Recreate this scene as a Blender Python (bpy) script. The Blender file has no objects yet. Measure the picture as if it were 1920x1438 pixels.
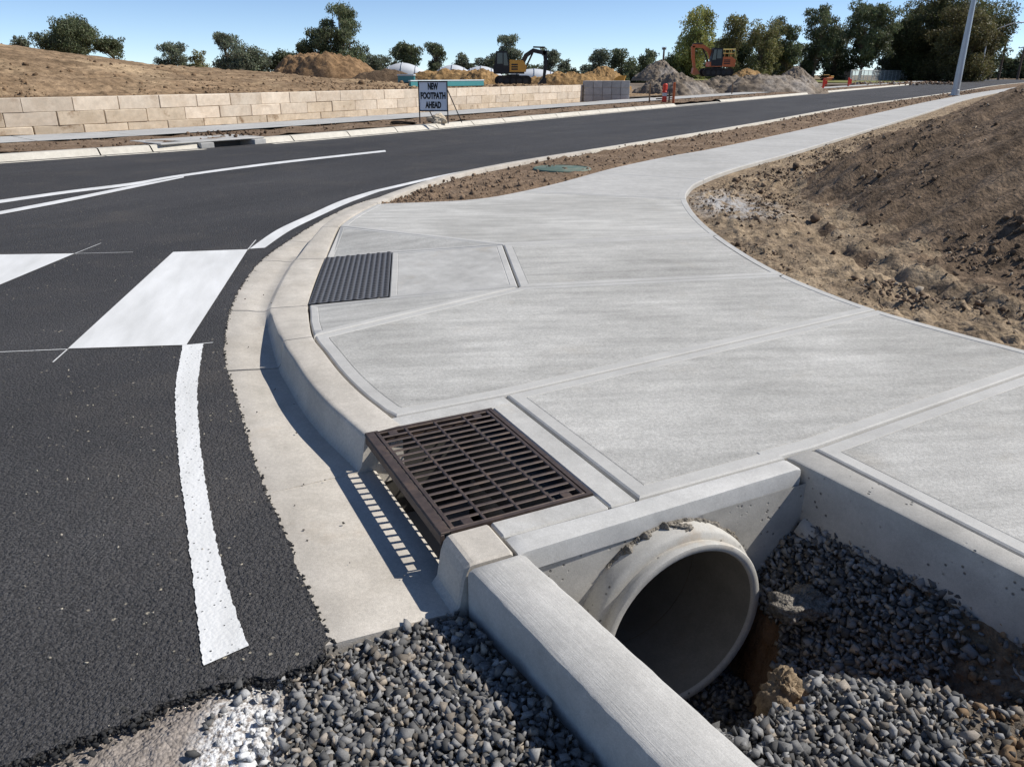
import bpy, bmesh, math, random
import numpy as np
from mathutils import Vector, Matrix

# ------------------------------------------------------------------ camera, sky, sun, exposure
sc = bpy.context.scene
FPX, EYE = 1445.0, 1.6                        # focal length in photo pixels, eye height in metres
PITCH = math.atan((719 - 140) / FPX)
CP, SP = math.cos(PITCH), math.sin(PITCH)
cam_d = bpy.data.cameras.new('camera'); cam = bpy.data.objects.new('camera', cam_d)
sc.collection.objects.link(cam)
cam_d.sensor_width = 36.0; cam_d.lens = FPX / 1920 * 36.0
cam_d.clip_start = 0.05; cam_d.clip_end = 3000
cam.location = (0, 0, EYE); cam.rotation_euler = (math.pi / 2 - PITCH, 0, 0)
sc.camera = cam

SUN_EL, SUN_AZ = 45.0, 82.0                   # azimuth clockwise from +Y: the sun stands to the right
w = bpy.data.worlds.new('World'); sc.world = w; w.use_nodes = True
wn = w.node_tree
sky = wn.nodes.new('ShaderNodeTexSky'); sky.sky_type = 'NISHITA'; sky.sun_disc = False
sky.sun_elevation = math.radians(SUN_EL); sky.sun_rotation = math.radians(SUN_AZ)
sky.air_density = 0.5; sky.dust_density = 0.0; sky.ozone_density = 2.5
bg = wn.nodes['Background']; bg.inputs['Strength'].default_value = 0.135
wn.links.new(sky.outputs[0], bg.inputs['Color'])
sun_d = bpy.data.lights.new('sun', 'SUN'); sun = bpy.data.objects.new('sun', sun_d)
sc.collection.objects.link(sun)
sun_d.energy = 4.9; sun_d.angle = math.radians(0.53); sun_d.color = (1.0, 0.955, 0.88)
_az, _el = math.radians(SUN_AZ), math.radians(SUN_EL)
SUNV = Vector((math.sin(_az) * math.cos(_el), math.cos(_az) * math.cos(_el), math.sin(_el)))
sun.rotation_euler = SUNV.to_track_quat('Z', 'Y').to_euler(); sun.location = (30, 0, 40)
sc.view_settings.view_transform = 'Standard'; sc.view_settings.look = 'None'
sc.view_settings.gamma = 1.0; sc.view_settings.exposure = 0.07
sc.view_settings.use_curve_mapping = False
sc.cycles.max_bounces = 6; sc.cycles.transparent_max_bounces = 12

# ------------------------------------------------------------------ helpers
random.seed(11); RNG = np.random.default_rng(11)
COL = sc.collection

def G(x, y, z=0.0):                            # where the sight line through a photo point meets the level z
    u = (x - 960) / FPX; v = (y - 719) / FPX
    k = (EYE - z) / (SP + v * CP)
    return (k * u, k * (CP - v * SP), z)
def W(x, y, f):                                # a point at depth f along the sight line
    X = (x - 960) / FPX * f; up = -(y - 719) / FPX * f
    return Vector((X, f * CP + up * SP, EYE - f * SP + up * CP))

def put(o, parent=None, label=None, cat=None, group=None, kind=None):
    if o.name not in COL.objects: COL.objects.link(o)
    if parent is not None:
        o.parent = parent
        if parent.type == 'EMPTY':
            o.matrix_parent_inverse = Matrix.Identity(4)
    if label: o['label'] = label
    if cat: o['category'] = cat
    if group: o['group'] = group
    if kind: o['kind'] = kind
    return o
def empty(name, loc=(0, 0, 0), rz=0.0, **kw):
    o = bpy.data.objects.new(name, None); o.location = loc; o.rotation_euler = (0, 0, rz)
    o.empty_display_size = 0.2
    return put(o, None, **kw)

def mk(name, V, F, m, parent=None, smooth=False, tint=None, mi=None, **kw):
    V = np.asarray(V, dtype=np.float64).reshape(-1, 3)
    me = bpy.data.meshes.new(name)
    if isinstance(F, np.ndarray):
        n, k = F.shape
        me.vertices.add(len(V)); me.vertices.foreach_set('co', V.ravel())
        me.loops.add(n * k); me.loops.foreach_set('vertex_index', F.ravel().astype(np.int32))
        me.polygons.add(n)
        me.polygons.foreach_set('loop_start', np.arange(0, n * k, k, dtype=np.int32))
        try: me.polygons.foreach_set('loop_total', np.full(n, k, dtype=np.int32))
        except Exception: pass
        me.update(calc_edges=True)
    else:
        me.from_pydata([tuple(v) for v in V], [], [tuple(f) for f in F]); me.update()
    for mm in (m if isinstance(m, (list, tuple)) else [m]): me.materials.append(mm)
    if mi is not None: me.polygons.foreach_set('material_index', np.asarray(mi, dtype=np.int32))
    if smooth: me.polygons.foreach_set('use_smooth', np.ones(len(me.polygons), dtype=bool))
    if tint is not None:
        a = me.color_attributes.new('tint', 'FLOAT_COLOR', 'POINT')
        t = np.asarray(tint, dtype=np.float32)
        if t.ndim == 1: t = np.stack([t, t, t], 1)
        a.data.foreach_set('color', np.concatenate([t, np.ones((len(t), 1), np.float32)], 1).ravel())
    me.validate()
    return put(bpy.data.objects.new(name, me), parent, **kw)

class MB:                                      # collects boxes, prisms, tubes and lathes into one mesh
    def __init__(s): s.v = []; s.f = []
    def add(s, V, F):
        b = len(s.v); s.v += [tuple(v) for v in V]; s.f += [tuple(i + b for i in f) for f in F]
        return s
    def box(s, c, d, bev=0.0, M=None):
        x, y, z = d[0] / 2, d[1] / 2, d[2] / 2; b = min(bev, x * .9, y * .9, z * .9)
        V = []; F = []
        if b <= 0:
            V = [(sx * x, sy * y, sz * z) for sx in (-1, 1) for sy in (-1, 1) for sz in (-1, 1)]
            F = [(0, 1, 3, 2), (4, 6, 7, 5), (0, 4, 5, 1), (2, 3, 7, 6), (0, 2, 6, 4), (1, 5, 7, 3)]
        else:
            idx = {}
            for sx in (-1, 1):
                for sy in (-1, 1):
                    for sz in (-1, 1):
                        for a in range(3):
                            q = [sx * (x - b), sy * (y - b), sz * (z - b)]
                            q[a] = (sx * x, sy * y, sz * z)[a]
                            idx[(sx, sy, sz, a)] = len(V); V.append(tuple(q))
            cyc = {0: [(-1, -1), (1, -1), (1, 1), (-1, 1)]}
            for a in range(3):
                for sg in (-1, 1):
                    f = []
                    for p, q in cyc[0]:
                        k = [0, 0, 0]; k[a] = sg; k[(a + 1) % 3] = p; k[(a + 2) % 3] = q
                        f.append(idx[(k[0], k[1], k[2], a)])
                    F.append(tuple(f if sg > 0 else f[::-1]))
            for a in range(3):
                e, g = (a + 1) % 3, (a + 2) % 3
                for p in (-1, 1):
                    for q in (-1, 1):
                        k0 = [0, 0, 0]; k0[a] = -1; k0[e] = p; k0[g] = q
                        k1 = list(k0); k1[a] = 1
                        f = [idx[(*k0, e)], idx[(*k1, e)], idx[(*k1, g)], idx[(*k0, g)]]
                        F.append(tuple(f if p * q < 0 else f[::-1]))
            for sx in (-1, 1):
                for sy in (-1, 1):
                    for sz in (-1, 1):
                        f = [idx[(sx, sy, sz, a)] for a in range(3)]
                        F.append(tuple(f if sx * sy * sz > 0 else f[::-1]))
        c = Vector(c)
        if M is None: V = [(v[0] + c.x, v[1] + c.y, v[2] + c.z) for v in V]
        else: V = [tuple(M @ Vector(v) + c) for v in V]
        return s.add(V, F)
    def prism(s, poly, y0, y1, M=None):        # polygon in local x,z pushed from y0 to y1
        n = len(poly)
        V = [(p[0], y0, p[1]) for p in poly] + [(p[0], y1, p[1]) for p in poly]
        if M is not None: V = [tuple(M @ Vector(v)) for v in V]
        F = [tuple(range(n)), tuple(range(2 * n - 1, n - 1, -1))]
        for i in range(n): j = (i + 1) % n; F.append((i, i + n, j + n, j))
        return s.add(V, F)
    def tube(s, pts, rad, n=8, cap=True):
        P = [Vector(p) for p in pts]; R = rad if isinstance(rad, (list, tuple)) else [rad] * len(P)
        V = []; F = []
        for i, p in enumerate(P):
            t = (P[min(i + 1, len(P) - 1)] - P[max(i - 1, 0)]).normalized()
            a = Vector((0, 0, 1)) if abs(t.z) < .9 else Vector((1, 0, 0))
            u = t.cross(a).normalized(); v = t.cross(u)
            for k in range(n):
                an = 2 * math.pi * k / n
                V.append(p + (u * math.cos(an) + v * math.sin(an)) * R[i])
        for i in range(len(P) - 1):
            for k in range(n):
                a = i * n + k; b = i * n + (k + 1) % n
                F.append((a, b, b + n, a + n))
        if cap: F += [tuple(range(n))[::-1], tuple(range((len(P) - 1) * n, len(P) * n))]
        return s.add(V, F)
    def lathe(s, prof, n=24, M=None):          # profile of (radius, height) round local z
        V = []; F = []
        for r, z in prof:
            for k in range(n):
                an = 2 * math.pi * k / n; V.append(Vector((r * math.cos(an), r * math.sin(an), z)))
        if M is not None: V = [M @ v for v in V]
        for i in range(len(prof) - 1):
            for k in range(n):
                a = i * n + k; b = i * n + (k + 1) % n; F.append((a, b, b + n, a + n))
        return s.add(V, F)
    def build(s, name, m, parent=None, smooth=False, **kw):
        o = mk(name, s.v, s.f, m, parent, False, **kw)
        if smooth:
            o.data.polygons.foreach_set('use_smooth', np.ones(len(o.data.polygons), dtype=bool))
            try: o.data.set_sharp_from_angle(angle=math.radians(40))
            except Exception: pass
        return o

def hsh(ix, iy, seed):
    h = (ix.astype(np.int64) * 374761393 + iy.astype(np.int64) * 668265263 + seed * 2246822519) & 0xffffffff
    h = ((h ^ (h >> 13)) * 1274126177) & 0xffffffff
    return ((h ^ (h >> 16)) & 0xffffff) / float(0xffffff)
def vn(x, y, seed=0):
    x = np.asarray(x, float); y = np.asarray(y, float)
    ix = np.floor(x); iy = np.floor(y); fx = x - ix; fy = y - iy
    fx = fx * fx * (3 - 2 * fx); fy = fy * fy * (3 - 2 * fy)
    a = hsh(ix, iy, seed); b = hsh(ix + 1, iy, seed); c = hsh(ix, iy + 1, seed); d = hsh(ix + 1, iy + 1, seed)
    return (a + (b - a) * fx + (c - a) * fy + (a - b - c + d) * fx * fy) * 2 - 1
def fbm(x, y, seed=0, oc=4, gain=.5):
    t = 0; a = 1.0
    for i in range(oc):
        t = t + a * vn(x * 2 ** i + i * 17.3, y * 2 ** i - i * 9.1, seed + i); a *= gain
    return t
def cells(x, y, seed=0):                       # distance to the nearest jittered cell point, and that cell's own number
    ix = np.floor(x); iy = np.floor(y); d = np.full(np.shape(x), 9.0); w_ = np.zeros(np.shape(x))
    for a in (-1, 0, 1):
        for b in (-1, 0, 1):
            q = np.hypot(ix + a + hsh(ix + a, iy + b, seed) - x, iy + b + hsh(ix + a, iy + b, seed + 7) - y); k = hsh(ix + a, iy + b, seed + 13); q = q / (.35 + .65 * k)
            n = q < d; d = np.where(n, q, d); w_ = np.where(n, k, w_)
    return d, w_
def clods(x, y, freq, seed, r=.62):            # rounded lumps of uneven size, height 0 to 1
    wx_ = x * freq + .35 * vn(x * freq * 1.7, y * freq * 1.7, seed + 3); wy_ = y * freq + .35 * vn(x * freq * 1.7 + 9, y * freq * 1.7, seed + 4)
    d, k = cells(wx_, wy_, seed); return np.clip(1 - (d / r) ** 1.3, 0, 1) * (.3 + .7 * k)
def sstep(a, b, x):
    t = np.clip((np.asarray(x, float) - a) / (b - a), 0, 1); return t * t * (3 - 2 * t)

def spline(pts, n=12):                         # Catmull-Rom through the points, then an array of xy(z)
    P = np.array(pts, float); out = []
    for i in range(len(P) - 1):
        p0, p1, p2, p3 = P[max(i - 1, 0)], P[i], P[i + 1], P[min(i + 2, len(P) - 1)]
        for k in range(n):
            t = k / n
            out.append(.5 * (2 * p1 + (p2 - p0) * t + (2 * p0 - 5 * p1 + 4 * p2 - p3) * t * t + (3 * p1 - p0 - 3 * p2 + p3) * t ** 3))
    out.append(P[-1]); return np.array(out)
def arclen(P): return np.concatenate([[0], np.cumsum(np.linalg.norm(np.diff(P[:, :2], axis=0), axis=1))])
def at_s(P, s):
    L = arclen(P); s = np.asarray(s, float)
    return np.stack([np.interp(s, L, P[:, k]) for k in range(P.shape[1])], -1)
def left_normals(P):
    T = np.gradient(P[:, :2], axis=0); T /= np.linalg.norm(T, axis=1)[:, None] + 1e-9
    return np.stack([-T[:, 1], T[:, 0]], 1)
def offs(P, d): return P[:, :2] + left_normals(P) * np.asarray(d).reshape(-1, 1)
def sub(P, a, b):                              # the run of a polyline between the points nearest to a and b
    P = np.asarray(P)[:, :2]
    i = int(np.argmin(np.linalg.norm(P - np.array(a)[:2], axis=1))); j = int(np.argmin(np.linalg.norm(P - np.array(b)[:2], axis=1)))
    return P[i:j + 1] if i <= j else P[j:i + 1][::-1]
def grid_faces(r, c):
    i = np.arange(r - 1)[:, None] * c + np.arange(c - 1)[None]; i = i.ravel()
    return np.stack([i, i + 1, i + c + 1, i + c], 1)
def loft(name, rows, m, parent=None, smooth=True, flip=False, **kw):
    A = np.array(rows, float); r, c, _ = A.shape; F = grid_faces(r, c)
    if flip: F = F[:, ::-1]
    return mk(name, A.reshape(-1, 3), F, m, parent, smooth, **kw)
def inset(poly, d):                            # polygon counter-clockwise, moved inwards by d
    P = np.array(poly, float)[:, :2]; n = len(P)
    e = np.roll(P, -1, 0) - P; e /= np.linalg.norm(e, axis=1)[:, None] + 1e-9
    nr = np.stack([-e[:, 1], e[:, 0]], 1); pn = np.roll(nr, 1, 0)
    b = nr + pn; k = np.clip(1 + (nr * pn).sum(1), .35, 2)
    return P + b / k[:, None] * d
def ccw(P):
    P = np.array(P, float); x, y = P[:, 0], P[:, 1]
    return P if (x * np.roll(y, -1) - np.roll(x, -1) * y).sum() > 0 else P[::-1]
def inside(poly, x, y):
    poly = np.array(poly); r = np.zeros(np.shape(x), bool); n = len(poly); j = n - 1
    for i in range(n):
        xi, yi = poly[i][:2]; xj, yj = poly[j][:2]
        c = ((yi > y) != (yj > y)) & (x < (xj - xi) * (y - yi) / (yj - yi + 1e-12) + xi)
        r ^= c; j = i
    return r
def sdist(poly, x, y):                         # distance to a polygon, negative inside
    d = np.full(np.shape(x), 1e9); n = len(poly)
    for i in range(n):
        a = np.array(poly[i][:2]); b = np.array(poly[(i + 1) % n][:2]); ab = b - a
        t = np.clip(((x - a[0]) * ab[0] + (y - a[1]) * ab[1]) / (ab @ ab + 1e-12), 0, 1)
        d = np.minimum(d, np.hypot(x - a[0] - t * ab[0], y - a[1] - t * ab[1]))
    return np.where(inside(poly, x, y), -d, d)

# ------------------------------------------------------------------ materials
class NT:
    def __init__(s, name):
        s.m = bpy.data.materials.new(name); s.m.use_nodes = True; s.t = s.m.node_tree
        s.b = s.t.nodes['Principled BSDF']; s.out = s.t.nodes['Material Output']
        s.co = s.n('ShaderNodeTexCoord').outputs['Object']
    def n(s, ty, ins=None, **pr):
        nd = s.t.nodes.new(ty)
        for k, v in pr.items(): setattr(nd, k, v)
        for k, v in (ins or {}).items(): s.set(nd.inputs[k], v)
        return nd
    def set(s, sock, v):
        if isinstance(v, bpy.types.NodeSocket): s.t.links.new(v, sock)
        else:
            if hasattr(sock, 'default_value') and isinstance(v, (tuple, list)) and len(v) == 3 and sock.type == 'RGBA': v = (*v, 1)
            sock.default_value = v
    def mapped(s, scale=(1, 1, 1), rot=(0, 0, 0), co=None):   # turn so that local x lies along the angle, then stretch
        v = s.n('ShaderNodeMapping', {'Vector': co or s.co, 'Rotation': (rot[0], rot[1], -rot[2])}).outputs[0]
        return s.n('ShaderNodeMapping', {'Vector': v, 'Scale': scale}).outputs[0]
    def noise(s, scale, detail=4, rough=.55, co=None, dist=0.0):
        return s.n('ShaderNodeTexNoise', {'Vector': co or s.co, 'Scale': scale, 'Detail': detail, 'Roughness': rough, 'Distortion': dist}).outputs[0]
    def voro(s, scale, out='Distance', feature='F1', co=None, rnd=1.0):
        return s.n('ShaderNodeTexVoronoi', {'Vector': co or s.co, 'Scale': scale, 'Randomness': rnd}, feature=feature).outputs[out]
    def ramp(s, fac, a, b, lo=0.0, hi=1.0):
        return s.n('ShaderNodeMapRange', {'Value': fac, 'From Min': a, 'From Max': b, 'To Min': lo, 'To Max': hi}).outputs[0]
    def math(s, op, a, b=0.0, c=None):
        nd = s.n('ShaderNodeMath', operation=op); s.set(nd.inputs[0], a); s.set(nd.inputs[1], b)
        if c is not None: s.set(nd.inputs[2], c)
        return nd.outputs[0]
    def mix(s, fac, a, b, bl='MIX'):
        nd = s.n('ShaderNodeMix', data_type='RGBA', blend_type=bl)
        s.set(nd.inputs[0], fac); s.set(nd.inputs[6], a); s.set(nd.inputs[7], b); return nd.outputs[2]
    def mul(s, col, f):                        # colour times a grey factor
        g = s.n('ShaderNodeCombineColor', {0: f, 1: f, 2: f}).outputs[0]; return s.mix(1.0, col, g, 'MULTIPLY')
    def bump(s, h, strength=.3, dist=.002, normal=None):
        i = {'Height': h, 'Strength': strength, 'Distance': dist}
        if normal is not None: i['Normal'] = normal
        return s.n('ShaderNodeBump', i).outputs[0]
    def done(s, col, rough=.8, normal=None, spec=.3, metal=0.0):
        s.set(s.b.inputs['Base Color'], col); s.set(s.b.inputs['Roughness'], rough)
        s.set(s.b.inputs['Specular IOR Level'], spec); s.set(s.b.inputs['Metallic'], metal)
        if normal is not None: s.set(s.b.inputs['Normal'], normal)
        return s.m

def m_concrete(name, c1, c2, streak=(1, 1, 1), rot=0.0, sk=.10, rough=.85, fine=.25, pits=0.0, big=1.3, stain=None, grain=0.0, rand=0.0, blot=.12, mid=.08, stk=.55):
    t = NT(name)
    if rand:                                   # pieces that share a mesh still differ
        rv = t.n('ShaderNodeObjectInfo').outputs['Random']; rr = t.math('MULTIPLY', rv, 61.0); t.co = t.n('ShaderNodeVectorMath', {0: t.co, 1: t.n('ShaderNodeCombineXYZ', {0: rr, 1: rr, 2: rr}).outputs[0]}, operation='ADD').outputs[0]
    n1 = t.noise(big, 6, .6, dist=.4); n2 = t.noise(9, 5, .6)
    col = t.mix(t.ramp(n1, .3, .7), c1, c2)
    st = t.noise(3.0, 5, .55, t.mapped(streak, (0, 0, rot)))
    col = t.mul(col, t.ramp(st, .25, .75, 1 - sk, 1 + sk))
    col = t.mul(col, t.ramp(n2, .25, .75, 1 - blot, 1 + blot))
    sp = t.noise(260, 2, .6); md = t.noise(70, 4, .75)
    col = t.mul(col, t.ramp(md, .28, .72, 1 - mid, 1 + mid))
    col = t.mul(col, t.ramp(sp, .3, .7, .9, 1.1))
    if stain is not None:
        sn = t.noise(2.2, 5, .65, t.mapped((1, 1, 1), (0, 0, .4)))
        col = t.mix(t.ramp(sn, .58, .78, 0, stk), col, stain)
    h = t.math('MULTIPLY', sp, fine)
    h = t.math('ADD', h, t.math('MULTIPLY', st, .5)); h = t.math('ADD', h, t.math('MULTIPLY', md, fine * 1.2))
    if grain:
        gr = t.noise(6, 6, .7, t.mapped((1, 28, 1), (0, 0, rot)))
        h = t.math('ADD', h, t.math('MULTIPLY', gr, grain))
        col = t.mul(col, t.ramp(gr, .3, .7, .93, 1.06))
    if pits:
        vo = t.voro(30, 'Distance'); nz = t.noise(6, 3)
        pm = t.math('MULTIPLY', t.ramp(vo, .10, .20, 1, 0), t.ramp(nz, .48, .56))
        h = t.math('SUBTRACT', h, t.math('MULTIPLY', pm, pits)); col = t.mul(col, t.ramp(pm, 0, 1, 1, .35))
    if rand:
        r = t.n('ShaderNodeObjectInfo').outputs['Random']; col = t.mul(col, t.ramp(r, 0, 1, 1 - rand, 1 + rand))
    return t.done(col, rough, t.bump(h, .55, .003), .25)

M = {}
M['panel'] = m_concrete('broomed_concrete', (.35, .342, .318), (.505, .495, .465), (.5, 3.4, 1), .10, .19, .92, 1.0, big=.8, blot=.08, mid=.24, stain=(.40, .35, .28), stk=.30, rand=.05)
M['trowel'] = m_concrete('trowelled_concrete', (.43, .42, .395), (.52, .51, .48), (1, 3, 1), .1, .06, .7, .12, blot=.05)
M['kerb'] = m_concrete('kerb_concrete', (.44, .402, .345), (.55, .51, .45), (2, .8, 1), .4, .12, .85, .35, stain=(.36, .29, .21), big=2.0, blot=.10, mid=.14)
M['kerbw'] = m_concrete('pale_kerb_concrete', (.55, .51, .43), (.63, .59, .51), (2, .8, 1), .4, .06, .8, .2)
M['wall_c'] = m_concrete('cast_wall_concrete', (.36, .345, .315), (.47, .45, .41), (1, 1, 3), .3, .09, .85, .2, pits=2.2, stain=(.36, .32, .27), big=2.5)
M['cap_c'] = m_concrete('smooth_cap_concrete', (.46, .455, .435), (.54, .53, .505), (2, 2, 1), .4, .06, .8, .2)
M['beam_c'] = m_concrete('board_marked_concrete', (.42, .41, .385), (.53, .515, .485), (.6, 5, 1), -1.012, .09, .88, .3, grain=1.1)
M['pipe_c'] = m_concrete('pipe_concrete', (.42, .405, .37), (.52, .50, .455), (1, 1, 1), 0, .06, .8, .15, stain=(.40, .29, .18), pits=1.0, stk=.9)
M['chamber'] = m_concrete('shade_darkened_chamber_concrete', (.045, .042, .037), (.08, .075, .066), (1, 1, 1), 0, .1)  # shade under the grate painted in: concrete made nearly black
M['bore_c'] = m_concrete('shade_darkened_bore_concrete', (.17, .16, .14), (.26, .245, .215), (1, 1, 1), 0, .08, .8, .2, stain=(.20, .15, .10))  # base darkened to carry the shade inside the pipe; brown stain is dirt
M['collar_c'] = m_concrete('collar_concrete', (.42, .41, .385), (.54, .53, .50), (1, 3, 1), -1.1, .10, .88, .35, stain=(.38, .33, .26))
M['path_far'] = m_concrete('far_path_concrete', (.40, .392, .37), (.50, .49, .465), (.4, 2.2, 1), .1, .07, .9, .2, big=.5)
M['block'] = m_concrete('limestone_block', (.60, .50, .385), (.73, .64, .52), (1, 1, 2), 0, .08, .9, .5, stain=(.33, .22, .13), big=1.6, rand=.13)
M['blocklow'] = m_concrete('mud_splashed_block', (.54, .44, .32), (.67, .57, .44), (1, 1, 2), 0, .1, .9, .5, stain=(.27, .18, .11), big=1.6, rand=.13, stk=1.5)
M['greyblock'] = m_concrete('grey_block', (.40, .38, .35), (.48, .46, .43), (1, 1, 2), 0, .06, .9, .4, rand=.12)

def m_asphalt(name, base, speck, lo=.75, hi=1.35, scale=150, bstr=1.0, pink=None):
    t = NT(name)
    vc = t.n('ShaderNodeTexVoronoi', {'Vector': t.co, 'Scale': scale}); v2 = t.voro(scale * .45, 'Distance')
    rnd = t.n('ShaderNodeSeparateColor', {0: vc.outputs['Color']}).outputs[0]
    col = t.mul((*base, 1), t.ramp(rnd, 0, 1, lo, hi))
    big = t.noise(.55, 6, .65, t.mapped((.22, 1, 1), (0, 0, 1.0))); b2 = t.noise(.9, 4, .6)
    col = t.mul(col, t.ramp(big, .3, .7, .72, 1.32))
    col = t.mix(t.ramp(b2, .52, .75, 0, .35), col, (base[0] * 2.3, base[1] * 2.1, base[2] * 1.8, 1))
    v3 = t.n('ShaderNodeTexVoronoi', {'Vector': t.mapped((1, 1, 1), (0, 0, .3)), 'Scale': 42.0})
    r3 = t.n('ShaderNodeSeparateColor', {0: v3.outputs['Color']}).outputs[1]
    cl = t.noise(1.6, 4, .6)
    msk = t.math('MULTIPLY', t.math('MULTIPLY', t.ramp(r3, .93, .95), t.ramp(v3.outputs['Distance'], .32, .2)), t.ramp(cl, .46, .58))
    col = t.mix(msk, col, speck)
    if pink:                                   # worn paint that ran on past the new asphalt
        d = t.n('ShaderNodeVectorMath', {0: t.mapped((1, .30, 0)), 1: (pink[0], pink[1] * .30, 0)}, operation='DISTANCE').outputs['Value']
        col = t.mix(t.math('MULTIPLY', t.ramp(d, .12, .03), t.ramp(t.noise(60, 5, .75), .42, .54)), col, (.74, .74, .73))
    h = t.math('ADD', t.math('MULTIPLY', vc.outputs['Distance'], -1.0), t.math('MULTIPLY', v2, -1.6))
    h = t.math('ADD', h, t.math('MULTIPLY', t.noise(30, 4, .6), 1.5))
    return t.done(col, .78, t.bump(h, bstr, .0045), .35)
M['asphalt'] = m_asphalt('fresh_asphalt', (.052, .0495, .0485), (.42, .37, .28), .5, 1.5, 160, 1.0)
M['oldasphalt'] = m_asphalt('worn_asphalt', (.26, .225, .195), (.5, .45, .38), .7, 1.25, 110, 1.0, (-.74, 1.52))
M['crumb'] = m_asphalt('asphalt_crumb', (.022, .022, .024), (.2, .18, .15))

def m_paint(name, pitted):
    t = NT(name)
    n = t.noise(120 if pitted else 60, 5, .7); n2 = t.noise(5, 4, .6, t.mapped((1, .2, 1), (0, 0, .25)))
    col = t.mix(t.ramp(n2, .3, .7), (.62, .62, .60), (.80, .80, .785))
    if pitted:
        v = t.n('ShaderNodeTexVoronoi', {'Vector': t.co, 'Scale': 75.0})
        r = t.n('ShaderNodeSeparateColor', {0: v.outputs['Color']}).outputs[0]
        mk_ = t.math('MULTIPLY', t.ramp(r, .86, .9), t.ramp(v.outputs['Distance'], .34, .22))
        mk_ = t.math('MAXIMUM', mk_, t.ramp(n, .30, .26))
        col = t.mix(mk_, col, (.06, .06, .06))
        h = t.math('ADD', t.math('MULTIPLY', v.outputs['Distance'], -1.3), n)
        return t.done(col, .7, t.bump(h, .4, .003), .3)
    col = t.mul(col, t.ramp(t.noise(200, 3, .6), .3, .7, .93, 1.04))
    return t.done(col, .65, t.bump(n, .4, .002), .3)
M['paint'] = m_paint('road_paint', False); M['paintpit'] = m_paint('pitted_road_paint', True)

def m_soil(name, a, b, c=None, scale=3.0, streak=None, rot=0.0, steep=None, bs=.9, crust=None):
    t = NT(name)
    n = t.noise(scale, 7, .65, dist=.3)
    col = t.mix(t.ramp(n, .32, .68), a, b)
    if c is not None: col = t.mix(t.ramp(t.noise(scale * .35, 4, .6), .5, .68), col, c)
    f = t.noise(60, 4, .7); col = t.mul(col, t.ramp(f, .25, .75, .75, 1.25))
    h = t.math('ADD', t.math('MULTIPLY', f, .5), n)
    wet = t.noise(scale * 3.5, 5, .7, dist=.5); col = t.mul(col, t.ramp(wet, .40, .58, .62, 1.12))
    vo = t.voro(scale * 9, 'Distance'); h = t.math('SUBTRACT', h, t.math('MULTIPLY', vo, .5)); h = t.math('ADD', h, t.math('MULTIPLY', wet, .8))
    if streak:
        s = t.noise(2.0, 5, .65, t.mapped(streak, (0, 0, rot)))
        col = t.mul(col, t.ramp(s, .3, .7, .62, 1.35)); h = t.math('ADD', h, t.math('MULTIPLY', s, 2.0))
    if crust:                                  # pale cement dust spilt beside the path bend
        d = t.n('ShaderNodeVectorMath', {0: t.mapped((1, .45, 0)), 1: (crust[0], crust[1] * .45, 0)}, operation='DISTANCE').outputs['Value']
        msk = t.math('MULTIPLY', t.ramp(d, crust[2] * .62, crust[2] * .2), t.ramp(t.noise(5, 5, .7), .42, .56)); col = t.mix(msk, col, (.40, .39, .38))
    if steep is not None:
        nz = t.n('ShaderNodeSeparateXYZ', {0: t.n('ShaderNodeNewGeometry').outputs['True Normal']}).outputs[2]
        msk = t.ramp(t.math('ADD', nz, t.math('MULTIPLY', n, .25)), .80, .55)
        col = t.mix(msk, col, t.mix(t.ramp(t.noise(7, 4), .4, .6), steep, (steep[0] * 1.5, steep[1] * 1.7, steep[2] * 2.0)))
    return t.done(col, .95, t.bump(h, bs, .02), .1)
M['soil'] = m_soil('brown_soil', (.23, .172, .118), (.34, .26, .175), (.42, .325, .22), 3.5, crust=(*G(1372, 385, .1)[:2], 1.15))
M['soildark'] = m_soil('dark_bank_soil', (.125, .090, .062), (.21, .152, .105), (.26, .19, .13), 3.0, (.30, 3.6, 1), .28)
M['verge'] = m_soil('verge_soil', (.17, .118, .078), (.26, .185, .125), (.31, .225, .155), 5.0)
M['sandy'] = m_soil('sandy_bank_soil', (.22, .148, .088), (.32, .225, .14), (.41, .30, .185), 1.3, (.12, .9, 1), 1.0)
M['ochre'] = m_soil('ochre_heap_soil', (.28, .165, .07), (.42, .27, .125), None, 1.2)
M['heapbrown'] = m_soil('brown_heap_soil', (.22, .135, .07), (.33, .21, .115), None, 1.4)
M['greyheap'] = m_soil('grey_rubble_soil', (.17, .135, .10), (.28, .23, .18), (.36, .32, .28), 1.0)
M['pit'] = m_soil('pit_subgrade', (.10, .088, .075), (.18, .15, .118), (.27, .195, .125), 6.0, steep=(.155, .088, .048))
M['ground'] = m_soil('site_ground', (.21, .15, .095), (.30, .22, .14), (.26, .225, .11), .05)
M['clod'] = m_soil('soil_clod', (.11, .075, .048), (.2, .14, .09), None, 12.0)

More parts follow.
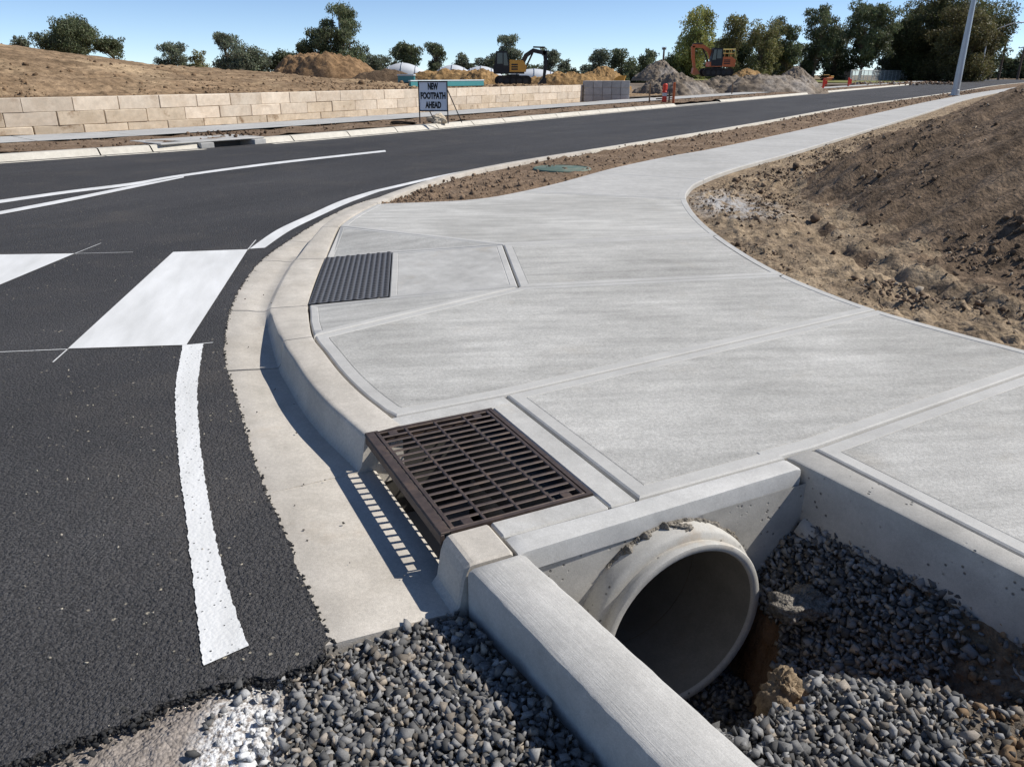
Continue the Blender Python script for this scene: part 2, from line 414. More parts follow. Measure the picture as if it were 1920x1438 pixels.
M['clod2'] = m_soil('broken_mortar', (.20, .18, .15), (.32, .29, .25), None, 9.0)
def m_tinted(name, rough=.9, bs=.5, white=None, nsc=55, bd=.004):
    t = NT(name)
    a = t.n('ShaderNodeVertexColor', layer_name='tint').outputs[0]
    n = t.noise(nsc, 4, .65); col = t.mul(a, t.ramp(n, .25, .75, .72, 1.28))
    if white:                                  # overspray where the edge line ran off the asphalt
        d = t.n('ShaderNodeVectorMath', {0: t.mapped((1, .42, 0)), 1: (white[0], white[1] * .42, 0)}, operation='DISTANCE').outputs['Value']
        msk = t.math('MULTIPLY', t.ramp(d, .11, .04), t.ramp(t.noise(38, 4, .75), .38, .52)); col = t.mix(msk, col, (.78, .78, .77))
    return t.done(col, rough, t.bump(n, bs, bd), .25)
OVER = (-.69, 1.50)
M['stone'] = m_tinted('crushed_bluestone', .85, .25, OVER, 260, .0012)
M['clodt'] = m_tinted('soil_lumps', .95, .6)

def m_plain(name, col, rough=.6, metal=0.0, spec=.4, var=.12, scale=8.0, dirt=None):
    t = NT(name); n = t.noise(scale, 5, .65); c = t.mul((*col, 1), t.ramp(n, .25, .75, 1 - var, 1 + var))
    if dirt: c = t.mix(t.ramp(t.noise(scale * .4, 5, .7), .5, .72, 0, .7), c, dirt)
    return t.done(c, rough, t.bump(n, .15, .003), spec, metal)
M['iron'] = m_plain('rusty_cast_iron', (.085, .062, .052), .55, .35, .5, .35, 30, (.17, .115, .08))
M['tactile'] = m_plain('dark_tactile_polymer', (.14, .142, .152), .6, 0, .4, .15, 20)
M['tactile2'] = m_plain('tactile_dimple', (.05, .05, .054), .7, 0, .3, .1, 20)
M['joint'] = m_plain('joint_filler', (.16, .16, .155), .95)
M['yellow'] = m_plain('yellow_paint', (.72, .36, .05), .45, 0, .5, .1, 2, (.35, .24, .12))
M['orange'] = m_plain('orange_paint', (.62, .15, .04), .5, 0, .5, .12, 2, (.35, .2, .1))
M['black'] = m_plain('black_steel', (.018, .018, .02), .5, 0, .4, .2, 3, (.06, .05, .04))
M['rubber'] = m_plain('track_rubber', (.02, .019, .018), .8, 0, .3, .3, 5, (.09, .07, .05))
M['glass'] = m_plain('dark_cab_glass', (.015, .018, .02), .08, 0, .8, .1)
M['white'] = m_plain('white_sheet', (.58, .60, .62), .6, 0, .3, .05, .5)
M['teal'] = m_plain('teal_panel', (.06, .26, .27), .55, 0, .4, .12, 1)
M['palebar'] = m_plain('pale_bar', (.55, .62, .64), .55, 0, .4, .08, 1)
M['galv'] = m_plain('galvanised_steel', (.48, .50, .51), .42, .55, .5, .08, 3)
M['greysteel'] = m_plain('grey_wire', (.58, .59, .60), .5, .3, .4, .05)
M['red'] = m_plain('red_plastic', (.70, .06, .03), .5, 0, .4, .1, 4)
M['wood'] = m_plain('weathered_wood', (.30, .20, .12), .85, 0, .2, .2, 6)
M['polewood'] = m_plain('pole_wood', (.12, .09, .07), .9, 0, .2, .2, 4)
M['signface'] = m_plain('sign_face', (.80, .82, .86), .5, 0, .4, .03, 3)
M['ink'] = m_plain('sign_black', (.012, .012, .014), .6)
M['green'] = m_plain('green_lid_ring', (.10, .15, .12), .7, 0, .3, .2, 8, (.3, .28, .22))
M['whiterock'] = m_plain('pale_rock', (.62, .54, .42), .9, 0, .2, .2, 3, (.4, .3, .2))
M['shed'] = m_plain('dark_shed', (.02, .022, .025), .7)
M['bark'] = m_plain('gum_bark', (.16, .13, .10), .95, 0, .1, .35, 1.5)
M['rail'] = m_plain('yellow_rail', (.65, .55, .18), .5)
M['grassdry'] = m_plain('dry_grass', (.20, .20, .075), .95, 0, .1, .3, .6)

def m_leaf():
    t = NT('leaves'); a = t.n('ShaderNodeVertexColor', layer_name='tint').outputs[0]
    t.done(a, .55, None, .3)
    tr = t.n('ShaderNodeBsdfTranslucent', {'Color': a}); mx = t.n('ShaderNodeMixShader', {0: .35, 1: t.b.outputs[0], 2: tr.outputs[0]})
    t.t.links.new(mx.outputs[0], t.out.inputs['Surface']); return t.m
M['leaf'] = m_leaf()

# ------------------------------------------------------------------ plan lines (metres; camera above 0,0, road at z 0)
ZP = .15                                       # footpath level
Q = np.array([-.639, 3.038]); DD = np.array([.45, -.893]); PP = np.array([.893, .45])
def LP(p, d): v = Q + PP * p + DD * d; return (float(v[0]), float(v[1]))          # inlet frame: p back from kerb face, d along the kerb
def LPz(p, d, z): v = LP(p, d); return (v[0], v[1], z)
TRN = Matrix(((PP[0], DD[0], 0, Q[0]), (PP[1], DD[1], 0, Q[1]), (0, 0, 1, 0), (0, 0, 0, 1)))   # local (p,d,z), mirrored

B_PTS = [LP(.17, .0), (-.61, 3.297), (-.74, 3.492), (-.893, 3.761), (-1.047, 4.077), (-1.189, 4.382), (-1.338, 4.88), (-1.44, 5.25),
         (-1.515, 5.54), (-1.64, 6.3), (-1.74, 7.12), (-1.785, 7.981), (-1.75, 8.70), (-1.626, 9.50), (-1.36, 10.689), (-.86, 12.3),
         (-.10, 13.8), (.80, 15.25), (2.62, 17.95), (7.55, 25.5), (14.4, 36.6), (18.2, 42.3), (25, 52.2), (33.5, 64.5), (42.0, 77), (62, 107.3), (83, 137.3), (120, 188), (160, 243)]
BL = spline(B_PTS, 14)                         # back of the kerb by the footpath, near to far
O_NEAR = [(-.566, 1.878), (-.733, 2.213), (-.946, 2.631), (-1.171, 3.086), (-1.416, 3.638), (-1.68, 4.22), (-1.828, 4.61), (-2.0, 5.167),
          (-2.161, 5.84), (-2.284, 6.63), (-2.334, 7.274), (-2.317, 8.156), (-2.243, 9.334), (-2.06, 10.45), (-1.72, 11.445)]
OL_near = spline(O_NEAR, 10)
_far = BL[BL[:, 1] > 12.8]
OL = np.concatenate([OL_near[:, :2], offs(_far, .50)])
FPL = spline([(-1.47, 9.50), (-.95, 9.62), (-.45, 9.84), (.02, 10.37), (.70, 11.457), (1.70, 13.314), (2.94, 15.21), (4.48, 17.3), (8.11, 22.8), (14.55, 32.7), (26.6, 51.2), (44.4, 77), (62, 101.5), (88, 139), (165, 244)], 14)
FPR = spline([(5.2, .55), (4.2, 2.1), (3.4, 3.37), (2.912, 4.141), (2.68, 4.50), (2.43, 4.945), (2.25, 5.453), (2.11, 6.08), (2.035, 6.97), (2.02, 7.95),
              (2.08, 8.955), (2.22, 9.99), (2.42, 10.73), (2.76, 11.58), (3.75, 13.31), (5.85, 16.4), (10.2, 23.1), (17.3, 34.0), (29.2, 52.5), (46.5, 77.5), (66, 104), (92, 142), (170, 247)], 14)
KL = spline([(-24.6, -.6), (-19.9, 4.4), (-14.9, 9.9), (-10.03, 15.62), (-4.67, 22.1), (8.9, 44.1), (40, 94.5), (119, 223), (170, 306)], 16)     # far road edge

# ------------------------------------------------------------------ ground sheet
rr = np.concatenate([np.linspace(0, 14, 15), 14 * 1.22 ** np.arange(1, 26)]); th = np.linspace(0, 2 * np.pi, 97)
R_, T_ = np.meshgrid(rr, th, indexing='ij'); gx = R_ * np.sin(T_) + .6; gy = R_ * np.cos(T_) + 2
gz = np.where(R_ < 3.2, -1.5, -.14)
gz = np.where(R_ > 300, gz + .3 * fbm(gx * .004, gy * .004, 3), gz)
mk('ground', np.stack([gx, gy, gz], -1).reshape(-1, 3), grid_faces(len(rr), len(th))[:, ::-1], M['ground'], smooth=True, kind='structure')

# ------------------------------------------------------------------ road
def jitter_line(P, amp, freq, seed):
    s = arclen(P); j = amp * (vn(s * freq, s * 0 + 3.3, seed) + .6 * vn(s * freq * 3.1, s * 0 + 1.7, seed + 1)); return P[:, :2] + left_normals(P) * j[:, None]
def dense(P, step): L = arclen(P); return at_s(np.asarray(P)[:, :2], np.arange(0, L[-1], step))
o_n = dense(OL_near[:, :2], .012); o_n = jitter_line(o_n, .006, 26, 5)
o_n = o_n - left_normals(o_n) * .008
o_f = offs(_far, .49)
broken = np.array([G(618, 1212)[:2], G(560, 1256)[:2], G(480, 1272)[:2], G(400, 1292)[:2], G(330, 1318)[:2], G(200, 1378)[:2], G(100, 1412)[:2], G(0, 1432)[:2], (-1.9, 1.30), (-3.2, 1.15), (-13, .6)])
brk = dense(broken, .012); brk = jitter_line(jitter_line(brk, .022, 5, 10), .016, 16, 9)
kl = KL[::-1][:, :2]
road_poly = np.concatenate([o_n, o_f, kl + 0, brk[::-1]])
road_poly = ccw(road_poly)
def ngon(name, P, z, m, parent=None, skirt=0.0, **kw):
    P = np.asarray(P)[:, :2]; bm = bmesh.new(); vs = [bm.verts.new((x, y, z)) for x, y in P]
    f = bm.faces.new(vs); f.normal_update()
    if f.normal.z < 0: f.normal_flip()
    if skirt:
        n = len(vs); lo = [bm.verts.new((x, y, z - skirt)) for x, y in P]
        for i in range(n): j = (i + 1) % n; bm.faces.new((vs[i], lo[i], lo[j], vs[j]))
    bmesh.ops.triangulate(bm, faces=[f for f in bm.faces if len(f.verts) > 4])
    me = bpy.data.meshes.new(name); bm.to_mesh(me); bm.free(); me.materials.append(m)
    return put(bpy.data.objects.new(name, me), parent, **kw)
road = ngon('road', road_poly, .008, M['asphalt'], kind='structure', skirt=.05)
old = np.concatenate([brk + np.array([.05, .10]), [(-13, -3), (-.2, -3), (-.55, 1.2), (-.72, 1.62)]])
ox, oy = np.meshgrid(np.linspace(-4, -.35, 260), np.linspace(-.6, 2.1, 200)); ozz = -.014 + .005 * fbm(ox * 30, oy * 30, 4, 3) + .010 * fbm(ox * 5, oy * 5, 8, 2)
pm = sdist(np.concatenate([[(-.55, 2.0)], broken, [(-13, -3), (-.2, -3), (-.55, 1.2)]]), ox, oy)
ozz = np.where(pm > .12, -.07, ozz); ozz -= .05 * sstep(-.80, -.50, ox)
mk('worn_road_edge', np.stack([ox, oy, ozz], -1).reshape(-1, 3), grid_faces(*ox.shape), M['oldasphalt'], road, True)
mk('worn_road_edge', [(-16, -4, -.04), (-.2, -4, -.075), (-.2, -.55, -.075), (-16, -.55, -.04)], [(0, 1, 2, 3)], M['oldasphalt'], road)
mk('worn_road_edge', [(-16, -.56, -.041), (-3.95, -.56, -.041), (-3.95, 1.45, -.041), (-16, 1.45, -.041)], [(0, 1, 2, 3)], M['oldasphalt'], road)

# painted markings: strips a few millimetres over the asphalt
ZM = .0125
def strip(name, A, B_, m, z=ZM, rag=0.0, step=.02):
    A = np.asarray(A, float)[:, :2]; B_ = np.asarray(B_, float)[:, :2]
    n = max(2, int(max(arclen(A)[-1], arclen(B_)[-1]) / step))
    t = np.linspace(0, 1, n); a = at_s(A, t * arclen(A)[-1]); b = at_s(B_, t * arclen(B_)[-1])
    if rag:
        a = jitter_line(a, rag, 45, 21); b = jitter_line(b, rag, 45, 33)
    V = np.stack([np.c_[a, np.full(n, z)], np.c_[b, np.full(n, z)]], 1).reshape(-1, 3)
    return loft(name, V.reshape(n, 2, 3), m, road, False, flip=False)
def px(lst, z=0.0): return np.array([G(x, y, z)[:2] for x, y in lst])
nl = spline(px([(343, 650), (331, 720), (330, 790), (338, 880), (350, 980), (362, 1080), (374, 1180), (381, 1254)]), 10)
nr = spline(px([(382, 648), (372, 720), (372, 790), (382, 880), (399, 980), (421, 1080), (446, 1160), (467, 1216)]), 10)
strip('white_line', nr, nl, M['paintpit'], rag=.004, step=.008)
fl0 = spline(px([(468, 469), (520, 433), (580, 405), (640, 378), (700, 359)]), 8)
fl1 = spline(px([(497, 467), (545, 434), (600, 407), (655, 382), (712, 361)]), 8)
ef = BL[(BL[:, 1] > 12.5)]
strip('white_line', np.concatenate([fl1, offs(ef, .66)]), np.concatenate([fl0, offs(ef, .80)]), M['paint'], step=.2)
c_a = spline(px([(0, 377), (130, 359), (250, 344), (340, 329), (520, 305), (722, 283)]), 10)
c_b = spline(px([(0, 383), (130, 364), (250, 349), (340, 333), (520, 309), (724, 286)]), 10)
strip('white_line', np.concatenate([[(-9.42, 6.9), (-8.1, 8.72)], c_b]), np.concatenate([[(-9.5, 6.98), (-8.2, 8.8)], c_a]), M['paint'], step=.1)
d_a = spline(px([(0, 399), (130, 374), (240, 352), (345, 333)]), 10); d_b = spline(px([(0, 405), (130, 380), (240, 357), (345, 335)]), 10)
strip('white_line', np.concatenate([[(-7.1, 6.6), (-6.6, 8.6)], d_b]), np.concatenate([[(-7.25, 6.64), (-6.75, 8.65)], d_a]), M['paint'], z=ZM + .004, step=.1)
strip('crossing_bar', px([(350, 650), (465, 470)]), px([(128, 657), (325, 475)]), M['paint'])
strip('crossing_bar', px([(0, 567), (140, 478)]) + np.array([[-.28, -1.0], [0, 0]]), np.array([(-4.95, 4.55), (-4.95, 7.25)]), M['paint'])
strip('crossing_bar', np.array([(-5.6, 4.5), (-5.75, 7.2)]), np.array([(-6.3, 4.45), (-6.6, 7.2)]), M['paint'])
for a, b in [((0, 663), (128, 657.5)), ((128, 657), (100, 682)), ((0, 481), (250, 475)), ((140, 478), (190, 458)), ((350, 650), (400, 645)), ((465, 470), (480, 452))]:
    P = px([a, b]); n = np.array([-(P[1] - P[0])[1], (P[1] - P[0])[0]]); n = n / np.linalg.norm(n) * .0045
    strip('chalk_mark', P + n, P - n, M['paintpit'], z=ZM - .0015)

# ------------------------------------------------------------------ kerb and gutter
kerb = mk('kerb_and_gutter', [(-3, 1.9, -.30), (-.2, 1.9, -.30), (-.2, 9, -.30), (-3, 9, -.30)], [(0, 1, 2, 3)], M['joint'], kind='structure')
def kerb_h(y):
    return np.interp(y, [0, 4.36, 5.50, 7.10, 7.95, 500], [ZP, ZP, .006, .006, ZP, ZP])
def kerb_section(s0, s1, capn=True):
    n = max(3, int((s1 - s0) / (.05 if s0 < 12 else .6))); s = np.linspace(s0 + .004, s1 - .004, n)
    b = at_s(BL[:, :2], s); N = left_normals(np.asarray(b)); h = kerb_h(b[:, 1])
    LB = arclen(BL)
    rows = []
    for i in range(n):
        B0 = b[i]; nn = N[i]; hh = h[i]
        if B0[1] < 11.8:
            # outer gutter line: the nearest point of OL in the normal direction
            rel = OL_near[:, :2] - B0; along = np.abs(rel @ np.array([nn[1], -nn[0]])); k = int(np.argmin(along + 10 * ((rel @ nn) < 0)))
            w_ = float(rel[k] @ nn)
            if B0[1] > 10.5: w_ = w_ + (.50 - w_) * (B0[1] - 10.5) / 1.3
        else: w_ = .50
        f = np.clip((hh - .006) / .14, 0, 1); k_ = .09 * (1 - f)
        prof = [(w_ + .01, -.14), (w_ + .01, .001), (w_, .004), (w_ * .62 + .08, -.004), (.29 + k_, -.014), (.222 + k_, -.018), (.205 + k_, -.010 * (1 - f) + .004 * f),
                (.182 + k_, hh - .026 * f - .002), (.178 + k_, hh - .010 * f - .001), (.168 + k_, hh - .002 * f - .0005), (.152 + k_, hh), (.016, hh + .003), (.006, hh), (.002, hh - .012), (.0, -.10)]
        rows.append([(*(B0 + nn * a), z) for a, z in prof])
    R = np.array(rows); o = loft('kerb_section', R, M['kerb'] if s0 < 11 else M['kerbw'], kerb, True)
    bm = bmesh.new(); bm.from_mesh(o.data)
    c = R.shape[1]; bm.verts.ensure_lookup_table()
    for row in (0, n - 1):
        vs = [bm.verts[row * c + j] for j in range(c)]
        try: bm.faces.new(vs if row == 0 else vs[::-1])
        except Exception: pass
    bmesh.ops.recalc_face_normals(bm, faces=bm.faces)
    for f_ in bm.faces: f_.smooth = len(f_.verts) == 4
    bm.to_mesh(o.data); bm.free()
    try: o.data.set_sharp_from_angle(angle=math.radians(38))
    except Exception: pass
    return o
LBn = arclen(BL)
def s_at_y(y): return float(np.interp(y, BL[:, 1], LBn))
cuts = [0.0] + [s_at_y(y) for y in (4.36, 5.52, 7.10, 7.95, 9.5, 11.0, 13.2)]
y = 13.2
while y < 90: y += 2.6 + y * .05; cuts.append(s_at_y(y))
cuts.append(s_at_y(240))
for a, b in zip(cuts[:-1], cuts[1:]): kerb_section(a, b)

# gutter in front of the inlet, down to its broken-off end
gd = np.linspace(0.004, 1.085, 40); rows = []
for d in gd:
    rel = OL_near[:, :2] - np.array(LP(0, d)); al = np.abs(rel @ DD); k = int(np.argmin(al)); w_ = -float(rel[k] @ PP)
    w_ += .004 * vn(np.array([d * 40.]), np.array([.5]), 3)[0]
    e = .012 * vn(np.array([d * 9.]), np.array([2.5]), 8)[0] if d > 1.07 else 0
    ip = .03 if d < .90 else .0
    rows.append([LPz(-w_ - .01, d + e, -.14), LPz(-w_ - .01, d, .001), LPz(-w_, d, .004), LPz(-w_ * .62 - .06, d, -.004), LPz(-.10, d, -.018), LPz(-.045, d, -.026), LPz(ip - .01, d, -.030), LPz(ip, d, -.036), LPz(ip, d, -.2)])
go = loft('gutter_section', rows, M['kerb'], kerb, True)
_bm = bmesh.new(); _bm.from_mesh(go.data); _bm.verts.ensure_lookup_table()
_bm.faces.new([_bm.verts[39 * 9 + j] for j in range(9)]); bmesh.ops.recalc_face_normals(_bm, faces=_bm.faces); _bm.to_mesh(go.data); _bm.free()
try: go.data.set_sharp_from_angle(angle=math.radians(40))
except Exception: pass

# ------------------------------------------------------------------ footpath: base and concrete panels
def xyz(P, z): return [(p[0], p[1], z if len(p) < 3 else p[2]) for p in P]
fp_base = np.concatenate([sub(BL, (-1.189, 4.38), (-1.6, 9.5)), FPL[:, :2], FPR[::-1][:, :2], [LP(1.62, 3.2), LP(1.62, 1.02), LP(.75, 1.0), LP(.75, -.1), LP(.2, -.1)]])
fpb = inset(ccw(fp_base), .02)
footpath = ngon('footpath', fpb, -.02, M['joint'], kind='structure')
def panel(P, border=.075, name='concrete_panel', mats=None, parent=None, thick=.16, groove=True):
    P = np.array(xyz(P, ZP), float); P = P[np.linalg.norm(P[:, :2] - np.roll(P, 1, 0)[:, :2], axis=1) > .012]; P = ccw(P); z = P[:, 2]
    if len(P) < 4: return None
    rings = []
    def ring(ins, dz): rings.append(np.c_[inset(P, ins), z + dz])
    ring(.0045, -thick); ring(.0045, -.016); ring(.009, -.005); ring(.017, 0)
    nb = None
    if border:
        ring(border, .0); nb = len(rings)
        if groove: ring(border + .003, -.0035); ring(border + .008, -.001)
    n = len(P); bm = bmesh.new(); rv = [[bm.verts.new(v) for v in r] for r in rings]
    for k in range(len(rings) - 1):
        for i in range(n):
            j = (i + 1) % n; f = bm.faces.new((rv[k][i], rv[k][j], rv[k + 1][j], rv[k + 1][i]))
            f.material_index = 1 if (border and k < nb) else 0
    f = bm.faces.new(rv[-1]); f.material_index = 0
    bmesh.ops.triangulate(bm, faces=[f])
    me = bpy.data.meshes.new(name); bm.to_mesh(me); bm.free()
    for m in (mats or (M['panel'], M['trowel'])): me.materials.append(m)
    return put(bpy.data.objects.new(name, me), parent or footpath)
K_ = LP(.735, -.115); HR = LP(1.46, 1.0)
JbR = G(1474, 514, ZP); JbL = G(973, 538, ZP); JaL = G(943, 459, ZP); JaR = G(1345, 440, ZP); JcR = (2.43, 4.945); JdR = (3.03, 3.97)
WJ = (-1.189, 4.382)
def thin(P, k=4): P = np.asarray(P); return np.concatenate([P[:-1:k], P[-1:]])
BLx = BL[:, :2] - left_normals(BL) * .004
A_ = [*thin(sub(BLx, WJ, LP(.17, -.2))), LP(.178, -.115), K_, *thin(sub(FPR, JcR, JbR)), JbL]
panel(A_)
panel([K_, LP(.735, 1.0), LP(1.47, 1.0), LP(1.47, .983), LP(1.64, .983), *thin(sub(FPR, JdR, JcR))])
panel([LP(1.628, .985), LP(1.66, 3.3), *thin(sub(FPR, (5.2, .55), JdR))])
panel([JaL, JbL, *thin(sub(FPR, JbR, JaR))])
E1L = (.13, 10.55); E1R = G(1287, 373, ZP)
panel([*thin(sub(BLx, (-1.778, 7.981), (-1.626, 9.45))), *thin(sub(FPL, (-1.47, 9.5), E1L)), *thin(sub(FPR, E1R, JaR)), JaL])
r0 = G(612, 481, .03); r1 = G(734, 473, .07); r2 = G(728, 557, .07); r3 = G(577, 569, .03); r0 = (-1.738, 7.10, .012); r3 = (-1.513, 5.54, .012)
panel([(-1.774, 7.97, ZP), r0, r1, (*JaL[:2], ZP)], .06)
panel([r1, r2, (*JbL[:2], ZP), (*JaL[:2], ZP)], .06, mats=(M['collar_c'], M['trowel']))
panel([r3, (-1.435, 5.25, .040), (-1.34, 4.88, .086), (-1.25, 4.58, .122), (*WJ, ZP), (*JbL[:2], ZP), r2], .06)
jl = [E1L]; sL = float(arclen(FPL)[int(np.argmin(np.linalg.norm(FPL[:, :2] - np.array(E1L), axis=1)))])
step = 2.4; prevL, prevR = E1L, E1R
LL = arclen(FPL)[-1]
while sL < LL - 12:
    sL = min(sL + step, LL); step = min(step * 1.22, 40)
    a = at_s(FPL[:, :2], sL); b = FPR[int(np.argmin(np.linalg.norm(FPR[:, :2] - a - (.7, -.5), axis=1))), :2]
    panel([*thin(sub(FPL, prevL, a), 3), *thin(sub(FPR, b, prevR), 3)], .09, groove=False, mats=(M['path_far'], M['trowel'])); prevL, prevR = tuple(a), tuple(b)

# dark tactile plate with dimples let into the ramp
tq = [np.array(v) for v in (r0, r1, r2, r3)]
def tq_at(u, v): return (tq[0] * (1 - u) + tq[1] * u) * (1 - v) + (tq[3] * (1 - u) + tq[2] * u) * v
tact = loft('tactile_plate', [[tq_at(u, v) + np.array([0, 0, .004]) for u in np.linspace(0, 1, 9)] for v in np.linspace(0, 1, 21)], M['tactile'], footpath, True)
db = MB(); nu, nv = 13, 30
for i in range(nu):
    for j in range(nv):
        u = (i + .5) / nu; v = (j + .25 + .5 * (i % 2)) / nv
        c = Vector(tq_at(u, v)) + Vector((0, 0, .005))
        db.lathe([(.0175, 0), (.0150, .0035), (.0, .0038)], 8, Matrix.Translation(c) @ Matrix.Rotation(.3, 4, 'Z') @ Matrix.Diagonal((1.0, 1.0, 1, 1)))
db.build('dimple_field', M['tactile2'], tact, kind='stuff')

# ------------------------------------------------------------------ kerb inlet: chamber, collar, grate
NR = Matrix.Identity(4)
def lbox(mb, p0, p1, d0, d1, z0, z1, bev=0.0):  # box in the inlet frame
    R = Matrix(((PP[0], DD[0], 0), (PP[1], DD[1], 0), (0, 0, 1)))
    c = LP((p0 + p1) / 2, (d0 + d1) / 2); n0 = len(mb.f)
    mb.box((c[0], c[1], (z0 + z1) / 2), (p1 - p0, d1 - d0, z1 - z0), bev, R)
    mb.f[n0:] = [f[::-1] for f in mb.f[n0:]]
    return mb
inlet = empty('drain_inlet', LPz(.3, .45, -.9), label='kerb drain inlet with concrete collar and dark chamber beneath the rusty grate', cat='drain inlet')
def child(o, par):                              # keep world coordinates under an Empty
    o.parent = par; o.matrix_parent_inverse = Matrix.Translation(-Vector(par.location)) if par.type == 'EMPTY' else Matrix.Identity(4); return o
def pbuild(mb, name, m, par, smooth=False, **kw): return child(mb.build(name, m, None, smooth, **kw), par)
ch = MB()
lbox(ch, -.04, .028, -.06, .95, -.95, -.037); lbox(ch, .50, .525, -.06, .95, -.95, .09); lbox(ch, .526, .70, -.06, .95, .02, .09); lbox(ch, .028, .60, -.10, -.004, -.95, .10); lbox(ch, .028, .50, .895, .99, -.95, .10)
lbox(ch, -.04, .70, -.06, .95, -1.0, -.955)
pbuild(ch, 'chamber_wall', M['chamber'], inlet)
ch = MB(); lbox(ch, .040, .098, -.003, .894, .056, .078); pbuild(ch, 'sun_dash_blocker', M['chamber'], inlet)  # added bar that blocks sun through the slots to shorten the gutter dashes
cb = MB(); lbox(cb, .005, .728, -.108, -.006, .0, ZP - .002, .008); pbuild(cb, 'collar', M['collar_c'], inlet)
cb = MB(); lbox(cb, .612, .728, -.004, .995, .0, ZP - .001, .008); pbuild(cb, 'collar', M['collar_c'], inlet)
cb = MB(); lbox(cb, .178, .609, .893, .995, .0, ZP - .002, .008); pbuild(cb, 'collar', M['collar_c'], inlet)
# kerb stub on the near side of the throat
st = MB(); z0 = -.2
prof = [(-.055, z0), (-.055, -.03), (-.03, .0), (-.012, .10), (0.0, ZP - .018), (.016, ZP - .003), (.03, ZP), (.16, ZP), (.17, ZP - .008), (.172, z0)]
V = []; n = len(prof)
for d in (.897, .905, 1.085, 1.094):
    k = 0 if d in (.905, 1.085) else .006
    V += [LPz(p + (k if i < 5 else -k * .3), d, z - (k if i > 2 else 0)) for i, (p, z) in enumerate(prof)]
F = [(r * n + i, r * n + i + 1, (r + 1) * n + i + 1, (r + 1) * n + i) for r in range(3) for i in range(n - 1)] + [tuple(range(n))[::-1], tuple(range(3 * n, 4 * n))]
child(mk('kerb_stub', V, F, M['kerb'], None), inlet)

grate = empty('drain_grate', LPz(.3, .445, ZP), label='rusty brown cast iron drain grate with four columns of slots', cat='grate')
GZ = ZP + .002
fr = MB(); lbox(fr, -.004, .034, .0, .889, GZ - .006, GZ, .002); lbox(fr, -.006, .010, -.001, .890, GZ - .048, GZ - .0065, .003)
pbuild(fr, 'front_bar', M['iron'], grate)
fr = MB(); lbox(fr, .588, .606, .0, .889, GZ - .06, GZ - .001); lbox(fr, .034, .588, .0, .014, GZ - .06, GZ - .0012); lbox(fr, .034, .588, .875, .889, GZ - .06, GZ - .0012)
pbuild(fr, 'frame', M['iron'], grate)
P0, P1, D0, D1 = .038, .584, .018, .871
rb = MB(); TH = .008
for i, (a, b) in enumerate([(P0, P0 + .018), (.166, .180), (.304, .318), (.442, .456), (P1 - .018, P1)]):
    r_ = MB(); lbox(r_, a, b, D0, D1, GZ - TH, GZ - .0015, .003); pbuild(r_, 'rib', M['iron'], grate)
NB = 17; pitch = (D1 - D0) / NB
for i in range(NB + 1):
    d = D0 + i * pitch; b_ = MB(); lbox(b_, P0 + .002, P1 - .002, max(D0, d - .0080), min(D1, d + .0080), GZ - TH, GZ - .0028, .004)
    pbuild(b_, 'bar', M['iron'], grate)
for pc in (.111, .514):
    for dc in (D0 + pitch / 2, D1 - pitch / 2):
        b_ = MB(); lbox(b_, pc - .02, pc + .02, dc - pitch / 2, dc + pitch / 2, GZ - TH, GZ - .0035, .004); pbuild(b_, 'lifting_lug', M['iron'], grate)

# ------------------------------------------------------------------ headwall, wing wall, foreground beam, pipe
def wavy_box(name, corners, z0, z1, m, bev, seed, nu=60, amp=.002, **kw):   # long slab with worn, slightly uneven edges
    a0, a1, b0, b1 = [np.array(c) for c in corners]       # left start, left end, right start, right end
    rows = []
    for i in range(nu + 1):
        t = i / nu; L_ = a0 + (a1 - a0) * t; R_2 = b0 + (b1 - b0) * t; ac = (R_2 - L_); wd = np.linalg.norm(ac); ac /= wd
        j = amp * vn(np.array([t * nu * .6]), np.array([1.5]), seed)[0]; k = amp * vn(np.array([t * nu * .6]), np.array([7.5]), seed)[0]
        e = 0 if 0 < i < nu else bev * .6
        rows.append([(*(L_ + ac * 0), z0), (*(L_ + ac * .002), z1 - bev * 1.6), (*(L_ + ac * (bev * .35 + j)), z1 - bev * .45 - e), (*(L_ + ac * (bev * 1.1 + j)), z1 - e),
                     (*(R_2 - ac * (bev * 1.1 - k)), z1 - e + .001), (*(R_2 - ac * (bev * .35 - k)), z1 - bev * .45 - e), (*(R_2 - ac * .002), z1 - bev * 1.6), (*R_2, z0)])
    o = loft(name, rows, m, None, True, **{})
    bm = bmesh.new(); bm.from_mesh(o.data); bm.verts.ensure_lookup_table()
    bm.faces.new([bm.verts[j] for j in range(8)]); bm.faces.new([bm.verts[nu * 8 + j] for j in range(8)])
    bmesh.ops.recalc_face_normals(bm, faces=bm.faces); bm.to_mesh(o.data); bm.free()
    try: o.data.set_sharp_from_angle(angle=math.radians(35))
    except Exception: pass
    return put(o, None, **kw)
beam = wavy_box('concrete_beam', [LP(.0, 1.104), LP(-.0, 1.104) + np.array((.53, -.848)) * 1.9, LP(.205, 1.104), LP(.205, 1.104) + np.array((.53, -.848)) * 1.9],
                -.25, ZP + .002, M['beam_c'], .022, 4, 90, .003, label='pale board-marked concrete kerb beam running between gravel and the open pit', cat='kerb beam')
